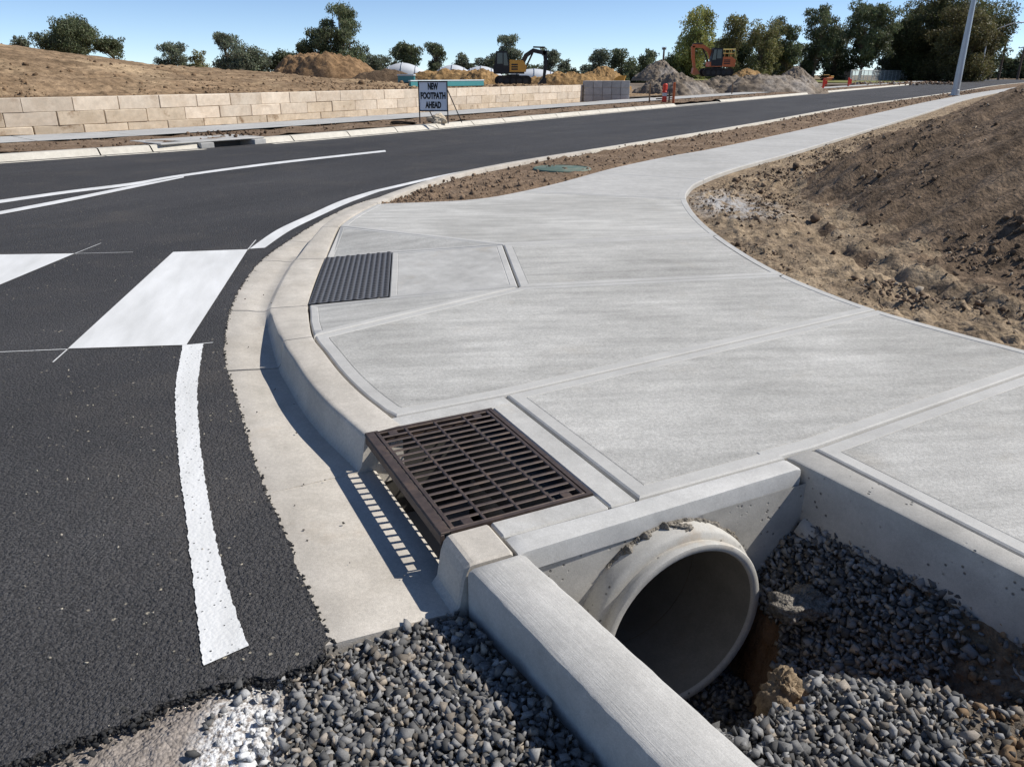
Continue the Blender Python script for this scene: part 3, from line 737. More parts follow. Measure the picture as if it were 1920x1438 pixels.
# headwall with a round hole, in the (p, z) plane
PC, ZC, RO = .80, -.288, .376
hw = empty('headwall', LPz(.8, 1.05, -.8), label='concrete headwall with pipe coming through it below the footpath edge', cat='wall')
nA = 64; bm = bmesh.new(); ring_i = []; ring_o = []
P_lo, P_hi, Z_lo, Z_hi = .185, 1.53, -.80, .078
for k in range(nA):
    a = 2 * math.pi * k / nA; ca, sa = math.cos(a), math.sin(a)
    ring_i.append((PC + ca * (RO - .02), ZC + sa * (RO - .02)))
    tt = min(((P_hi - PC) / ca if ca > 1e-6 else ((P_lo - PC) / ca if ca < -1e-6 else 1e9)), ((Z_hi - ZC) / sa if sa > 1e-6 else ((Z_lo - ZC) / sa if sa < -1e-6 else 1e9)))
    ring_o.append((PC + ca * tt, ZC + sa * tt))
vi = [bm.verts.new(LPz(p, 1.10, z)) for p, z in ring_i]; vo = [bm.verts.new(LPz(p, 1.10, z)) for p, z in ring_o]
for k in range(nA): j = (k + 1) % nA; bm.faces.new((vi[k], vo[k], vo[j], vi[j]))
for c, k in (((P_hi, Z_hi), 0), ((P_lo, Z_hi), 1), ((P_lo, Z_lo), 2), ((P_hi, Z_lo), 3)):
    pass
me = bpy.data.meshes.new('wall_face'); bm.to_mesh(me); bm.free(); me.materials.append(M['wall_c'])
child(put(bpy.data.objects.new('wall_face', me)), hw)
cap = wavy_box('wall_cap', [LP(.182, 1.112), LP(1.455, 1.092), LP(.182, 1.0), LP(1.455, 1.0)], .072, ZP + .001, M['cap_c'], .012, 9, 50, .0015); child(cap, hw)
wing = wavy_box('wing_wall', [LP(1.475, .99), LP(1.60, 3.2), LP(1.62, .99), LP(1.655, 3.2)], -.16, ZP + .002, M['wall_c'], .012, 13, 70, .0015,
                label='long concrete edge wall along the footpath slab shading the pit', cat='wall')
# broken footing lumps under the wing wall
u = np.linspace(0, 1, 150); rows = []
for k, (dp, dz) in enumerate([(.06, -.12), (.015, -.125), (-.02, -.135), (-.055, -.16), (-.075, -.21), (-.07, -.3)]):
    d = 1.12 + u * 1.9; wn_ = fbm(d * 7, u * 0 + k * .7, 40, 4); bulge = (.6 + .6 * wn_) if k > 1 else 1
    p = 1.48 + (d - .99) * .0566 + dp * np.where(dp < 0, np.clip(bulge, .1, 2.0), 1); z = dz + .025 * fbm(d * 9, u * 0 + k * 1.3, 51, 4) + .05 * (1 - sstep(0, .12, u))
    rows.append([LPz(a, b, c) for a, b, c in zip(p, d, z)])
foot = loft('rough_footing', rows, M['wall_c'], wing, True)

TM = Matrix.Translation(Vector(LPz(PC, 1.245, ZC))) @ Matrix(((PP[0], 0, DD[0], 0), (PP[1], 0, DD[1], 0), (0, 1, 0, 0), (0, 0, 0, 1)))
pipe = empty('concrete_pipe', LPz(PC, 1.266, ZC - RO), label='round concrete stormwater pipe with stepped collar jutting from the headwall', cat='pipe')
pb = MB().lathe([(RO - .004, -.20), (RO, -.14), (RO + .003, -.075), (RO - .002, -.062), (RO - .010, -.056), (RO - .034, -.052), (RO - .037, -.044)], 72, TM); pbuild(pb, 'collar', M['pipe_c'], pipe, True)
pb = MB().lathe([(RO - .036, -.06), (RO - .030, -.030), (RO - .022, -.024), (RO - .020, -.008), (RO - .024, -.001), (RO - .030, .001), (RO - .047, .0), (RO - .052, -.004), (RO - .055, -.014)], 72, TM); pbuild(pb, 'rim', M['pipe_c'], pipe, True)
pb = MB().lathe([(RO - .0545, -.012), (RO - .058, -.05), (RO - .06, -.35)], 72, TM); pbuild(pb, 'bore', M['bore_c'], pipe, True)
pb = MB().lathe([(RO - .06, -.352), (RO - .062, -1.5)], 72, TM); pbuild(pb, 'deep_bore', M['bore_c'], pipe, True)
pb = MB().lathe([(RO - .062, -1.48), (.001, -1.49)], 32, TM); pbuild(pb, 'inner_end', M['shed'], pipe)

# ------------------------------------------------------------------ stones
def make_templates(n, npts, flat, seed):
    rg = random.Random(seed); out = []
    for _ in range(n):
        bm = bmesh.new()
        for _k in range(npts):
            if npts <= 8:                      # split rock: the corners of a block, knocked about
                q = .12 if rg.random() < .28 else 1.0   # some corners split away to a wedge
                v = Vector(((1 if _k & 1 else -1) * rg.uniform(.45, 1.25), (1 if _k & 2 else -1) * rg.uniform(.30, .95) * q, (1 if _k & 4 else -1) * rg.uniform(.20, .70) * (q if q == 1 else .5)))
                bm.verts.new(v); continue
            v = Vector((rg.gauss(0, 1), rg.gauss(0, 1), rg.gauss(0, 1))).normalized() * rg.uniform(.75, 1.05)
            bm.verts.new((v.x, v.y * rg.uniform(.7, .95), v.z * flat))
        r = bmesh.ops.convex_hull(bm, input=bm.verts)
        bmesh.ops.delete(bm, geom=[v for v in bm.verts if not v.link_faces], context='VERTS')
        bmesh.ops.recalc_face_normals(bm, faces=bm.faces); bm.verts.index_update()
        out.append((np.array([v.co[:] for v in bm.verts]), np.array([[v.index for v in f.verts] for f in bm.faces]))); bm.free()
    return out
T_GRAVEL = make_templates(24, 8, 1.0, 3); T_CLOD = make_templates(14, 10, .75, 7)
def scatter(name, pts, sizes, tint, m, templates, tilt=.9, seed=1, parent=None, **kw):
    rg = np.random.default_rng(seed); VV = []; FF = []; TT = []; base = 0; n = len(pts)
    which = rg.integers(0, len(templates), n)
    for k, (tv, tf) in enumerate(templates):
        idx = np.nonzero(which == k)[0]
        if not len(idx): continue
        m_ = len(idx); a = rg.uniform(0, 2 * np.pi, m_); b = rg.normal(0, tilt, m_); c = rg.normal(0, tilt, m_)
        ca, sa, cb, sb, cc, s_c = np.cos(a), np.sin(a), np.cos(b), np.sin(b), np.cos(c), np.sin(c)
        Rz = np.zeros((m_, 3, 3)); Rz[:, 0, 0] = ca; Rz[:, 0, 1] = -sa; Rz[:, 1, 0] = sa; Rz[:, 1, 1] = ca; Rz[:, 2, 2] = 1
        Rx = np.zeros((m_, 3, 3)); Rx[:, 0, 0] = 1; Rx[:, 1, 1] = cb; Rx[:, 1, 2] = -sb; Rx[:, 2, 1] = sb; Rx[:, 2, 2] = cb
        Ry = np.zeros((m_, 3, 3)); Ry[:, 1, 1] = 1; Ry[:, 0, 0] = cc; Ry[:, 0, 2] = s_c; Ry[:, 2, 0] = -s_c; Ry[:, 2, 2] = cc
        R = Rz @ Rx @ Ry
        v = np.einsum('mij,kj->mki', R, tv) * sizes[idx][:, None, None] + pts[idx][:, None, :]
        f = tf[None] + (np.arange(m_) * len(tv))[:, None, None] + base
        VV.append(v.reshape(-1, 3)); FF.append(f.reshape(-1, 3)); TT.append(np.repeat(tint[idx], len(tv), 0)); base += m_ * len(tv)
    return mk(name, np.concatenate(VV), np.concatenate(FF), m, parent, False, np.concatenate(TT), **kw)
def stone_tints(n, rg):
    g = .07 + .25 * rg.random(n) ** 1.3; t = np.stack([g * 1.0, g * .985, g * .96], 1); k = rg.random(n) < .15; t[k] *= np.array([[1.15, 1.02, .88]])
    k = rg.random(n) < .05; q = rg.uniform(.75, 1.2, k.sum()); t[k] = np.stack([.34 * q, .29 * q, .23 * q], 1)
    return t
def jgrid(x0, x1, y0, y1, step, rg):
    x, y = np.meshgrid(np.arange(x0, x1, step), np.arange(y0, y1, step)); x = x.ravel() + rg.uniform(-.5, .5, x.size) * step; y = y.ravel() + rg.uniform(-.5, .5, y.size) * step
    return x, y

# gravel bed between the broken asphalt, the gutter end and the beam
bdir = np.array((.53, -.848)); bn = np.array((-.848, -.53))
g_poly = np.array([G(606, 1216)[:2], G(790, 1158)[:2], LP(-.03, 1.10), *[tuple(np.array(LP(-.015, 1.104)) + bdir * t) for t in (.05, .8, 1.9)], (-.7, .35), (-.80, 1.2), (-.86, 1.62), (-.86, 1.70), (-.68, 1.76)])
bx, by = np.meshgrid(np.linspace(-1.1, 1.0, 130), np.linspace(.2, 2.1, 120))
def bed_z(x, y): return -.048 + .014 * fbm(x * 4, y * 4, 61, 3) + .012 * sstep(-.5, -.8, x)
side = ((bx - LP(.0, 1.104)[0]) * bn[0] + (by - LP(.0, 1.104)[1]) * bn[1]).ravel() > -.06
bf = grid_faces(*bx.shape); bf = bf[side[bf].all(1)]
mk('gravel_bed', np.stack([bx, by, bed_z(bx, by) - .12 * ((by - 1.9) > .4 * (bx + .56))], -1).reshape(-1, 3), bf, M['pit'], None, True, kind='structure')
rg = np.random.default_rng(5); XY = []
for lay in range(3):
    x, y = jgrid(-.95, .95, .60, 2.05, .0195, rg); sd = sdist(g_poly, x, y)
    kp = sd < (-.004 - .0 * lay) + .03 * (fbm(x * 9, y * 9, 77 + lay, 2) - .4) * (x < -.5)
    # thinner and patchier towards the worn road edge
    pr = np.where(x < -.45, .9 - .75 * sstep(-.5, -.85, x + .12 * vn(x * 6, y * 6, 5)), .98); kp &= rg.random(x.size) < pr
    XY.append(np.stack([x[kp], y[kp], bed_z(x[kp], y[kp]) + .006 + .011 * lay + rg.uniform(-.005, .007, kp.sum())], 1))
pts = np.concatenate(XY); sz = np.clip(np.exp(rg.normal(-4.50, .34, len(pts))), .005, .022)
scatter('gravel', pts, sz, stone_tints(len(pts), rg), M['stone'], T_GRAVEL, 1.0, 2, label='grey crushed stone gravel between the broken asphalt and the concrete beam', cat='gravel', kind='stuff')

# asphalt crumbs along the ragged edges
rg = np.random.default_rng(8); cp = []
for P, w_, dens in ((brk, .045, 1100), (o_n, .012, 600)):
    L = arclen(P)[-1] if P is not brk else 3.0; s = rg.uniform(0, L, int(dens * min(L, 4) / 1.5)); q = at_s(P, s)
    q = q + rg.normal(0, w_ * .5, q.shape); cp.append(np.c_[q, np.where(rg.random(len(q)) < .5, .004, -.008)])
cp = np.concatenate(cp); ssz = np.clip(np.exp(rg.normal(-5.2, .35, len(cp))), .003, .010); g = rg.uniform(.018, .05, len(cp))
scatter('asphalt_crumbs', cp, ssz, g, M['clodt'], T_GRAVEL, 1.0, 4, parent=road, kind='stuff')
rg = np.random.default_rng(9); n = 160; q = np.c_[rg.uniform(-2.6, -.7, n), rg.uniform(1.5, 4.2, n)]; q = q[inside(road_poly, q[:, 0], q[:, 1])]
scatter('loose_grit', np.c_[q, np.full(len(q), .010)], rg.uniform(.0025, .006, len(q)), rg.uniform(.45, 1.1, len(q))[:, None] * np.array([[.42, .38, .31]]), M['clodt'], T_GRAVEL, .8, 5, parent=road, kind='stuff')

rg = np.random.default_rng(77); n = 40; s_ = rg.uniform(.2, 5.2, n); q = at_s(OL_near[:, :2], s_) - left_normals(at_s(OL_near[:, :2], np.sort(s_)))[np.argsort(np.argsort(s_))] * (rg.random(n) ** 2 * .36 + .01)[:, None]
scatter('gutter_grit', np.c_[q, np.full(n, .002)], rg.uniform(.002, .006, n), rg.uniform(.06, .16, n)[:, None] * np.array([[1, .9, .8]]), M['clodt'], T_GRAVEL, .8, 78, parent=kerb, kind='stuff')

# ------------------------------------------------------------------ open pit by the pipe
hole = [(.0, .6), (.0, 1.78), (.20, 1.82), (.42, 1.86), (.64, 1.88), (.84, 1.76), (.92, 1.62), (1.08, 1.45), (1.22, 1.30), (1.24, 1.14), (1.24, .6)]
def pit_z(p, d, detail=True):
    z = -.045 - .02 * (d - 2.0) * 0 + .02 * fbm(p * 3, d * 3, 90, 3)
    ml = d - (1.72 + (p - .8) * .75)
    z = z - .30 * sstep(1.52, 1.08, p) * sstep(.10, -.12, ml) - .09 * sstep(1.58, 1.44, p) * sstep(.35, -.1, ml)
    z = z + .03 * np.exp(-((ml - .16) / .14) ** 2)
    e = sdist(hole, p, d) + .035 * fbm(p * 8, d * 8, 95, 4)
    rim = sstep(.02, -.085, e); fl = -.70 + .03 * fbm(p * 6, d * 6, 97, 3)
    return z * (1 - rim) + fl * rim
gp, gdd = np.meshgrid(np.linspace(.06, 1.66, 190), np.linspace(1.02, 3.1, 240)); pz = pit_z(gp, gdd) + .008 * fbm(gp * 30, gdd * 30, 99, 3)
wx = Q[0] + PP[0] * gp + DD[0] * gdd; wy = Q[1] + PP[1] * gp + DD[1] * gdd
mk('pit_floor', np.stack([wx, wy, pz], -1).reshape(-1, 3), grid_faces(*gp.shape)[:, ::-1], M['pit'], None, True, kind='structure')
rg = np.random.default_rng(15); XY = []
beam_p = lambda d: .205 + (d - 1.104) * .07 + .02
for lay in range(3):
    x, y = jgrid(.1, 1.63, 1.04, 2.9, .0195, rg); z = pit_z(x, y); gx_ = pit_z(x + .02, y); gy_ = pit_z(x, y + .02); sl = np.hypot(gx_ - z, gy_ - z) / .02
    soilpatch = sstep(1.96, 2.14, y + .45 * (x - 1.0)) * sstep(.84, 1.02, x); rough = (rg.random(x.size) < 1 - .93 * np.clip(soilpatch + .25 * (fbm(x * 5, y * 5, 33, 2)) * (soilpatch > .02), 0, 1))
    kp = (sl < 1.7) & (x > beam_p(y)) & rough & (rg.random(x.size) < .97)
    kp &= ~((z < -.4) & (lay > 1)); kp &= (np.hypot(x - PC, (z + .02 - ZC) * 1.0) > RO + .02) | (y > 1.30)
    XY.append(np.stack([Q[0] + PP[0] * x[kp] + DD[0] * y[kp], Q[1] + PP[1] * x[kp] + DD[1] * y[kp], z[kp] + .006 + .012 * lay + rg.uniform(-.004, .006, kp.sum())], 1))
pts = np.concatenate(XY); sz = np.clip(np.exp(rg.normal(-4.50, .34, len(pts))), .005, .022)
scatter('pit_gravel', pts, sz, stone_tints(len(pts), rg), M['stone'], T_GRAVEL, 1.0, 12, label='grey crushed stone gravel heaped inside the open pit', cat='gravel', kind='stuff')
# soil lumps at the right front of the pit
x = rg.uniform(.85, 1.6, 1300); y = rg.uniform(1.9, 2.9, 1300); k = (y + .45 * (x - 1.0)) > 2.03; x, y = x[k], y[k]
sz = np.clip(np.exp(rg.normal(-4.6, .6, len(x))), .004, .035); g = rg.uniform(.7, 1.2, len(x))[:, None] * np.array([[.24, .165, .10]])
scatter('soil_lumps', np.stack([Q[0] + PP[0] * x + DD[0] * y, Q[1] + PP[1] * x + DD[1] * y, pit_z(x, y) + .004], 1), sz, g, M['clodt'], T_CLOD, 1, 14, label='brown soil lumps at the pit edge beside the gravel', cat='soil', kind='stuff')
# broken slabs of mortar lying at the hole's edge, and mortar over the pipe
def lump(name, c, r, m, seed, flat=.6, label=None, cat=None, parent=None, nu=40, nv=26, rz=0.0, ax=(1, 1)):
    th = np.linspace(0, 2 * np.pi, nu + 1); ph = np.linspace(0, np.pi, nv); A, Pn = np.meshgrid(th, ph)
    X = np.cos(A) * np.sin(Pn); Y = np.sin(A) * np.sin(Pn); Z = np.cos(Pn)
    k = 1 + .34 * fbm(X * 2.1 + seed, Y * 2.1 + Z * 1.7, seed, 5, .62); k[:, -1] = k[:, 0]
    X, Y, Z = X * k * ax[0], Y * k * ax[1], Z * k * flat; cr, sr = math.cos(rz), math.sin(rz)
    V = np.stack([c[0] + r * (X * cr - Y * sr), c[1] + r * (X * sr + Y * cr), c[2] + r * Z], -1).reshape(-1, 3)
    return mk(name, V, grid_faces(nv, nu + 1)[:, ::-1], m, parent, False, label=label, cat=cat)
lump('mortar_slab', LPz(1.23, 1.37, -.235), .10, M['clod2'], 3, .40, 'pale broken mortar slab overhanging the dark hole beside the pipe', 'mortar slab', rz=.5, ax=(1.2, .8))
lump('clay_block', LPz(.97, 1.56, -.40), .085, M['soil'], 6, 1.1, 'brown clay chunk hanging on the side of the hole', 'clay chunk', rz=.2, ax=(.8, 1))
an = np.linspace(.30, 2.35, 160); rows = []
for k in range(9):
    q = k / 8 * math.pi; th_ = .010 + .016 * np.clip(fbm(an * 9, an * 0 + 2.1, 161, 4, .6) + .25, 0, 2) * sstep(0, .25, an - .3) * sstep(2.35, 2.0, an); jj = .004 * fbm(an * 30, an * 0 + k * .8, 163, 3)
    r_ = RO - .004 + (th_ + jj) * math.sin(q); dd = 1.100 + (th_ * 1.7 + jj) * (1 - math.cos(q)) * .5
    rows.append([LPz(PC + math.cos(a) * r, d, ZC + math.sin(a) * r) for a, r, d in zip(an, r_, dd)])
child(loft('mortar_fillet', rows, M['clod2'], None, False), pipe)
lm = lump('mortar_blob', LPz(PC + .03, 1.15, ZC + RO - .002), .028, M['clod2'], 19, .55, ax=(1.5, .8)); child(lm, pipe)

# ------------------------------------------------------------------ bare soil and the bank on the right
ys = np.concatenate([np.linspace(.3, 3, 20), 3 + (np.linspace(0, 1, 720) ** 2.0) * 110]); ds = np.concatenate([[-.12, -.03, .0], .03 + (np.linspace(0, 1, 400) ** 1.9) * 34])
ex = np.interp(ys, FPR[:, 1], FPR[:, 0]); YY, DS = np.meshgrid(ys, ds, indexing='ij'); XX = ex[:, None] + DS
def bank_z(x, y, d):
    toe = 1.35 + .25 * vn(y * .35, y * 0 + .3, 71) - .35 * sstep(10, 18, y)
    up = np.clip(d - toe, 0, None) * np.where(y > 12, .85, 1.0)
    rise = np.interp(y, [0, 9, 14, 30], [.54, .50, .42, .42]) * np.where(up < .5, up * up / 1.0, up - .25); rise = 2.6 * np.tanh(rise / 2.6)
    onb = sstep(0, .6, up)
    st = (x * .28 - y * .96); al = (x * .96 + y * .28)
    lum = sstep(-.25, .35, fbm(x * .9 + 3, y * .7, 66, 3)); near = sstep(30, 12, y)
    lumps = near * (.040 * clods(x, y, 3.4, 301) * lum ** 2 * sstep(.3, 1.0, d) + .050 * clods(x, y, 7.5, 302) * (.08 + .92 * lum ** 2) + .026 * clods(x, y, 16, 303) * (.25 + .75 * lum))
    streak = fbm(al * .25, st * 2.2, 74, 4) * .13 + fbm(al * .5, st * 7, 75, 3) * .06 + .030 * np.abs(fbm(x * 5, y * 5, 73, 3)) * sstep(-.2, .5, vn(x * .8, y * .8, 72))
    pat = sstep(-.35, .45, fbm(x * 1.1, y * .8, 70, 3)); flat = pat * (.03 * np.abs(fbm(x * 5.5, y * 5.5, 67, 3)) + .022 * fbm(x * 15, y * 15, 68, 2)) + .035 * fbm(x * 1.6, y * 1.6, 76, 4) + .030 * np.abs(fbm(x * .9, y * 2.3, 78, 3)) + .018 * fbm(x * 8, y * 8, 79, 3)
    rut = -.09 * np.exp(-((d - toe + .25 + .15 * vn(y * .8, y * 0, 80)) / .16) ** 2) * sstep(12, 7, y) + .02 * np.exp(-((d - toe - .05 + .15 * vn(y * .8, y * 0, 80)) / .14) ** 2) * sstep(13, 7, y) * (.5 + .5 * vn(x * 3, y * 3, 82))
    z = .085 + rise + np.where(d > 0, 1, 0) * sstep(0, .25, d) * (flat * (1 - .4 * onb) + streak * onb + rut + lumps * (1 - .35 * onb))
    return np.where(d < .0, .06, z)
ZZ = bank_z(XX, YY, DS)
bankmi = None
bank = mk('soil_bank', np.stack([XX, YY, ZZ], -1).reshape(-1, 3), grid_faces(len(ys), len(ds)), [M['soil'], M['soildark']], None, True, kind='structure',
          mi=(((DS[:-1, :-1] - (1.45 - .35 * sstep(10, 18, YY[:-1, :-1])) + .35 * fbm(XX[:-1, :-1] * 2.2, YY[:-1, :-1] * 2.2, 85, 3)) > 0).astype(int)).ravel())
rg = np.random.default_rng(31); n = 60000
y = 2.0 + rg.random(n) ** 1.7 * 26; d = np.where(rg.random(n) < .35, rg.uniform(.05, 5.5, n), np.abs(rg.normal(1.3, .7, n))); e_ = np.interp(y, FPR[:, 1], FPR[:, 0]); d = np.clip(d, .04, 6)
cl = fbm(y * 1.1, d * 1.6, 88, 3); kp = rg.random(n) < np.clip(.22 + 1.1 * cl, .03, 1); y, d, e_ = y[kp], d[kp], e_[kp]
sz = np.exp(rg.normal(-4.45, .62, len(y))); sz = np.clip(sz, .006, .10) * (1 - .3 * (d < .4)); z = bank_z(e_ + d, y, d)
tn = rg.uniform(.65, 1.25, len(y))[:, None] * np.where((rg.random(len(y)) < .08)[:, None], np.array([[.34, .29, .23]]), np.where((rg.random(len(y)) < .5)[:, None], np.array([[.12, .085, .058]]), np.array([[.24, .175, .12]])))
scatter('soil_clods', np.c_[e_ + d, y, z + sz * .25], sz, tn, M['clodt'], T_CLOD, 1, 32, label='dark brown soil clods strewn along the foot of the bank', cat='soil clods', kind='stuff')
# ------------------------------------------------------------------ verge strip by the near kerb, and its green lid
def verge(name, A, B_, n, m_, z, amp, seed, mat, pw=2.0, ez=.0, **kw):
    t = np.linspace(0, 1, n) ** pw; a = at_s(np.asarray(A)[:, :2], t * arclen(A)[-1]); b = at_s(np.asarray(B_)[:, :2], t * arclen(B_)[-1]); u = np.linspace(0, 1, m_)
    X = a[:, None, :] * (1 - u)[None, :, None] + b[:, None, :] * u[None, :, None]; ed = np.minimum(u, 1 - u)[None, :] * np.linalg.norm(a - b, axis=1)[:, None]
    Z = z - ez + sstep(0, .25, ed) * (ez + amp * (.5 + 1.2 * clods(X[..., 0], X[..., 1], 4.5, seed + 9) + fbm(X[..., 0] * 2.2, X[..., 1] * 2.2, seed, 4) + .5 * fbm(X[..., 0] * 9, X[..., 1] * 9, seed + 5, 3)))
    return loft(name, np.concatenate([X, Z[..., None]], -1), mat, None, True, **kw), X, Z
va = sub(BL, (-1.58, 9.7), (160, 243)); va = va - left_normals(va) * .01; vb = FPL[:, :2] + left_normals(FPL) * .0
vg, VX, VZ = verge('verge', va, vb, 620, 44, .120, .022, 101, M['verge'], 2.2, .03, flip=True, kind='structure')
rg = np.random.default_rng(41); n = 4200; i = (rg.random(n) ** 1.0 * 370).astype(int); j = rg.integers(1, 43, n); q = VX[i, j] + rg.normal(0, .06, (n, 2)); z = VZ[i, j]
sz = np.clip(np.exp(rg.normal(-4.3, .55, n)), .004, .05) * (1 + .02 * q[:, 1]); tn = rg.uniform(.6, 1.3, n)[:, None] * np.array([[.21, .148, .10]])
scatter('verge_grit', np.c_[q, z + sz * .2], sz, tn, M['clodt'], T_CLOD, 1, 42, parent=vg, kind='stuff')
lc = G(1054, 318, .14); lid = empty('pit_lid', (lc[0], lc[1], .10), label='round concrete pit lid with green ring on the bare verge', cat='pit lid')
MB().lathe([(.47, -.06), (.485, .05), (.475, .065), (.43, .07), (.425, .06)], 40).build('ring', M['green'], lid, True)
MB().lathe([(.425, .058), (.41, .064), (.001, .066)], 40).build('cover', M['green'], lid, True)

# ------------------------------------------------------------------ far side: kerb, verge, footpath, inlet
LKL = arclen(KL)
def KLp(s, d): P = at_s(KL, s); a = at_s(KL, np.asarray(s) + .5); t = a - P; t = t / np.linalg.norm(t, axis=-1, keepdims=True); return P + np.stack([-t[..., 1], t[..., 0]], -1) * np.asarray(d)[..., None]
def kls(x, y): P = KL; k = np.linalg.norm(P - np.array([x, y]), axis=1); L = LKL; i = int(np.argmin(k)); return float(L[i])
S0 = kls(-10.03, 15.62)
farkerb = mk('far_kerb', [(*KLp(S0 - 6, .1), -.1), (*KLp(S0 - 6, .3), -.1), (*KLp(S0 + 200, .3), -.1), (*KLp(S0 + 200, .1), -.1)], [(0, 1, 2, 3)], M['kerbw'], kind='structure')
def fk(s0, s1, h=.14, mat='kerbw'):
    n = max(2, int((s1 - s0) / 1.5) + 1); s = np.linspace(s0 + .015, s1 - .015, n)
    rows = [np.c_[KLp(s, np.full(n, d)), np.full(n, z)] for d, z in ((-.30, -.05), (-.30, .012), (-.02, .004), (.03, .012), (.14, h - .02), (.19, h - .002), (.34, h), (.35, -.1))]
    loft('kerb_section', np.array(rows), M[mat], farkerb, True, flip=False)
SI0, SI1 = S0 + 4.1, S0 + 5.9                    # gap for the far inlet
for a, b in [(S0 - 9, S0 - 6), (S0 - 6, S0 - 2.6), (S0 - 2.6, S0 - .3), (S0 - .3, S0 + 1.9), (S0 + 1.9, S0 + 3.0), (S0 + 3.0, SI0), (SI1, SI1 + .9)]: fk(a, b)
s = SI1 + .9
SD0, SD1 = kls(9.2, 44.7), kls(13.2, 51.0)        # driveway crossing
while s < SD0: fk(s, min(s + 2.0, SD0)); s += 2.0
fk(SD0, SD1, .04); s = SD1
while s < S0 + 215: fk(s, s + 6.0 + (s - SD1) * .1); s += 6.0 + (s - SD1) * .1
il = empty('far_inlet', (*KLp((SI0 + SI1) / 2, .3), 0), label='far kerb inlet with concrete lid and dark throat on the opposite roadside', cat='drain inlet')
def klbox(mb, s0, s1, d0, d1, z0, z1, bev=.01):
    c = KLp((s0 + s1) / 2, (d0 + d1) / 2); a = KLp((s0 + s1) / 2 + .5, (d0 + d1) / 2); t = math.atan2(a[1] - c[1], a[0] - c[0])
    return mb.box((c[0], c[1], (z0 + z1) / 2), (s1 - s0, d1 - d0, z1 - z0), bev, Matrix.Rotation(t, 3, 'Z'))
pbuild(klbox(MB(), SI0 - .9, SI1 + .02, .10, 1.5, .125, .165, .015), 'lid', M['path_far'], il)
[pbuild(klbox(MB(), a_, b_, -.02, .9, -.05, .123), 'jamb', M['path_far'], il) for a_, b_ in ((SI0 + .01, SI0 + .35), (SI1 - .35, SI1 - .01))]
pbuild(klbox(MB(), SI0 + .35, SI1 - .35, .55, .9, -.05, .123), 'throat_back', M['joint'], il)

def far_strip(name, s0, s1, d0, d1, z, mat, n=60, amp=0.0, seed=0, m_=2, tilt=0.0, **kw):
    s = s0 + np.linspace(0, 1, n) ** 1.6 * (s1 - s0); d = np.linspace(d0, d1, m_); S, D = np.meshgrid(s, d, indexing='ij'); P = KLp(S.ravel(), D.ravel()).reshape(n, m_, 2)
    Z = np.full((n, m_), z) + (amp * fbm(P[..., 0] * 1.5, P[..., 1] * 1.5, seed, 4) * (1 if m_ > 2 else 0) if amp else 0)
    Z = Z - tilt * np.linspace(0, 1, m_)[None, :]
    return loft(name, np.concatenate([P, Z[..., None]], -1), mat, None, True, flip=True, **kw), P, Z
fv, FVX, FVZ = far_strip('far_verge', S0 - 9, S0 + 215, .34, 2.6, .15, M['verge'], 320, .045, 121, 10, kind='structure')
farpath = empty('far_footpath', kind='structure'); farpath.location = (0, 0, 0)
s = S0 - 9; k = 0
while s < S0 + 210:
    ln = 2.6 if s < S0 + 40 else 8
    o, _, _ = far_strip('concrete_panel', s + .01, s + ln - .01, 2.55, 4.75, .185, M['path_far'], 4, 0); o.parent = farpath; s += ln
fs, FSX, FSZ = far_strip('far_soil_strip', S0 - 9, S0 + 215, 4.7, 7.6, .17, M['sandy'], 260, .035, 131, 10, tilt=.19, kind='structure')
rg = np.random.default_rng(51); n = 1500; i = rg.integers(0, 200, n); j = rg.integers(1, 9, n); q = FVX[i, j] + rg.normal(0, .1, (n, 2)); sz = np.clip(np.exp(rg.normal(-3.6, .5, n)), .012, .09)
scatter('verge_clods', np.c_[q, FVZ[i, j] + sz * .2], sz, rg.uniform(.6, 1.2, n)[:, None] * np.array([[.17, .115, .075]]), M['clodt'], T_CLOD, 1, 52, parent=fv, kind='stuff')
cpt = np.array(G(425, 255, .15)[:2]); n = 60; q = cpt + rg.normal(0, 1, (n, 2)) * np.array([.45, .25]); sz = rg.uniform(.02, .07, n)
scatter('clod_pile', np.c_[q, .15 + rg.uniform(.0, .12, n)], sz, rg.uniform(.6, 1.1, n)[:, None] * np.array([[.13, .085, .055]]), M['clodt'], T_CLOD, 1, 53, parent=fv, kind='stuff')
apron = [(*KLp(SD0, -.02), .018), (*KLp(SD1 + 1.2, -.02), .018), (*KLp(SD1 + .3, 4.75), .20), (*KLp(SD0 - .2, 4.75), .20)]
mk('driveway_apron', apron, [(0, 1, 2, 3)], M['collar_c'], None, kind='structure')

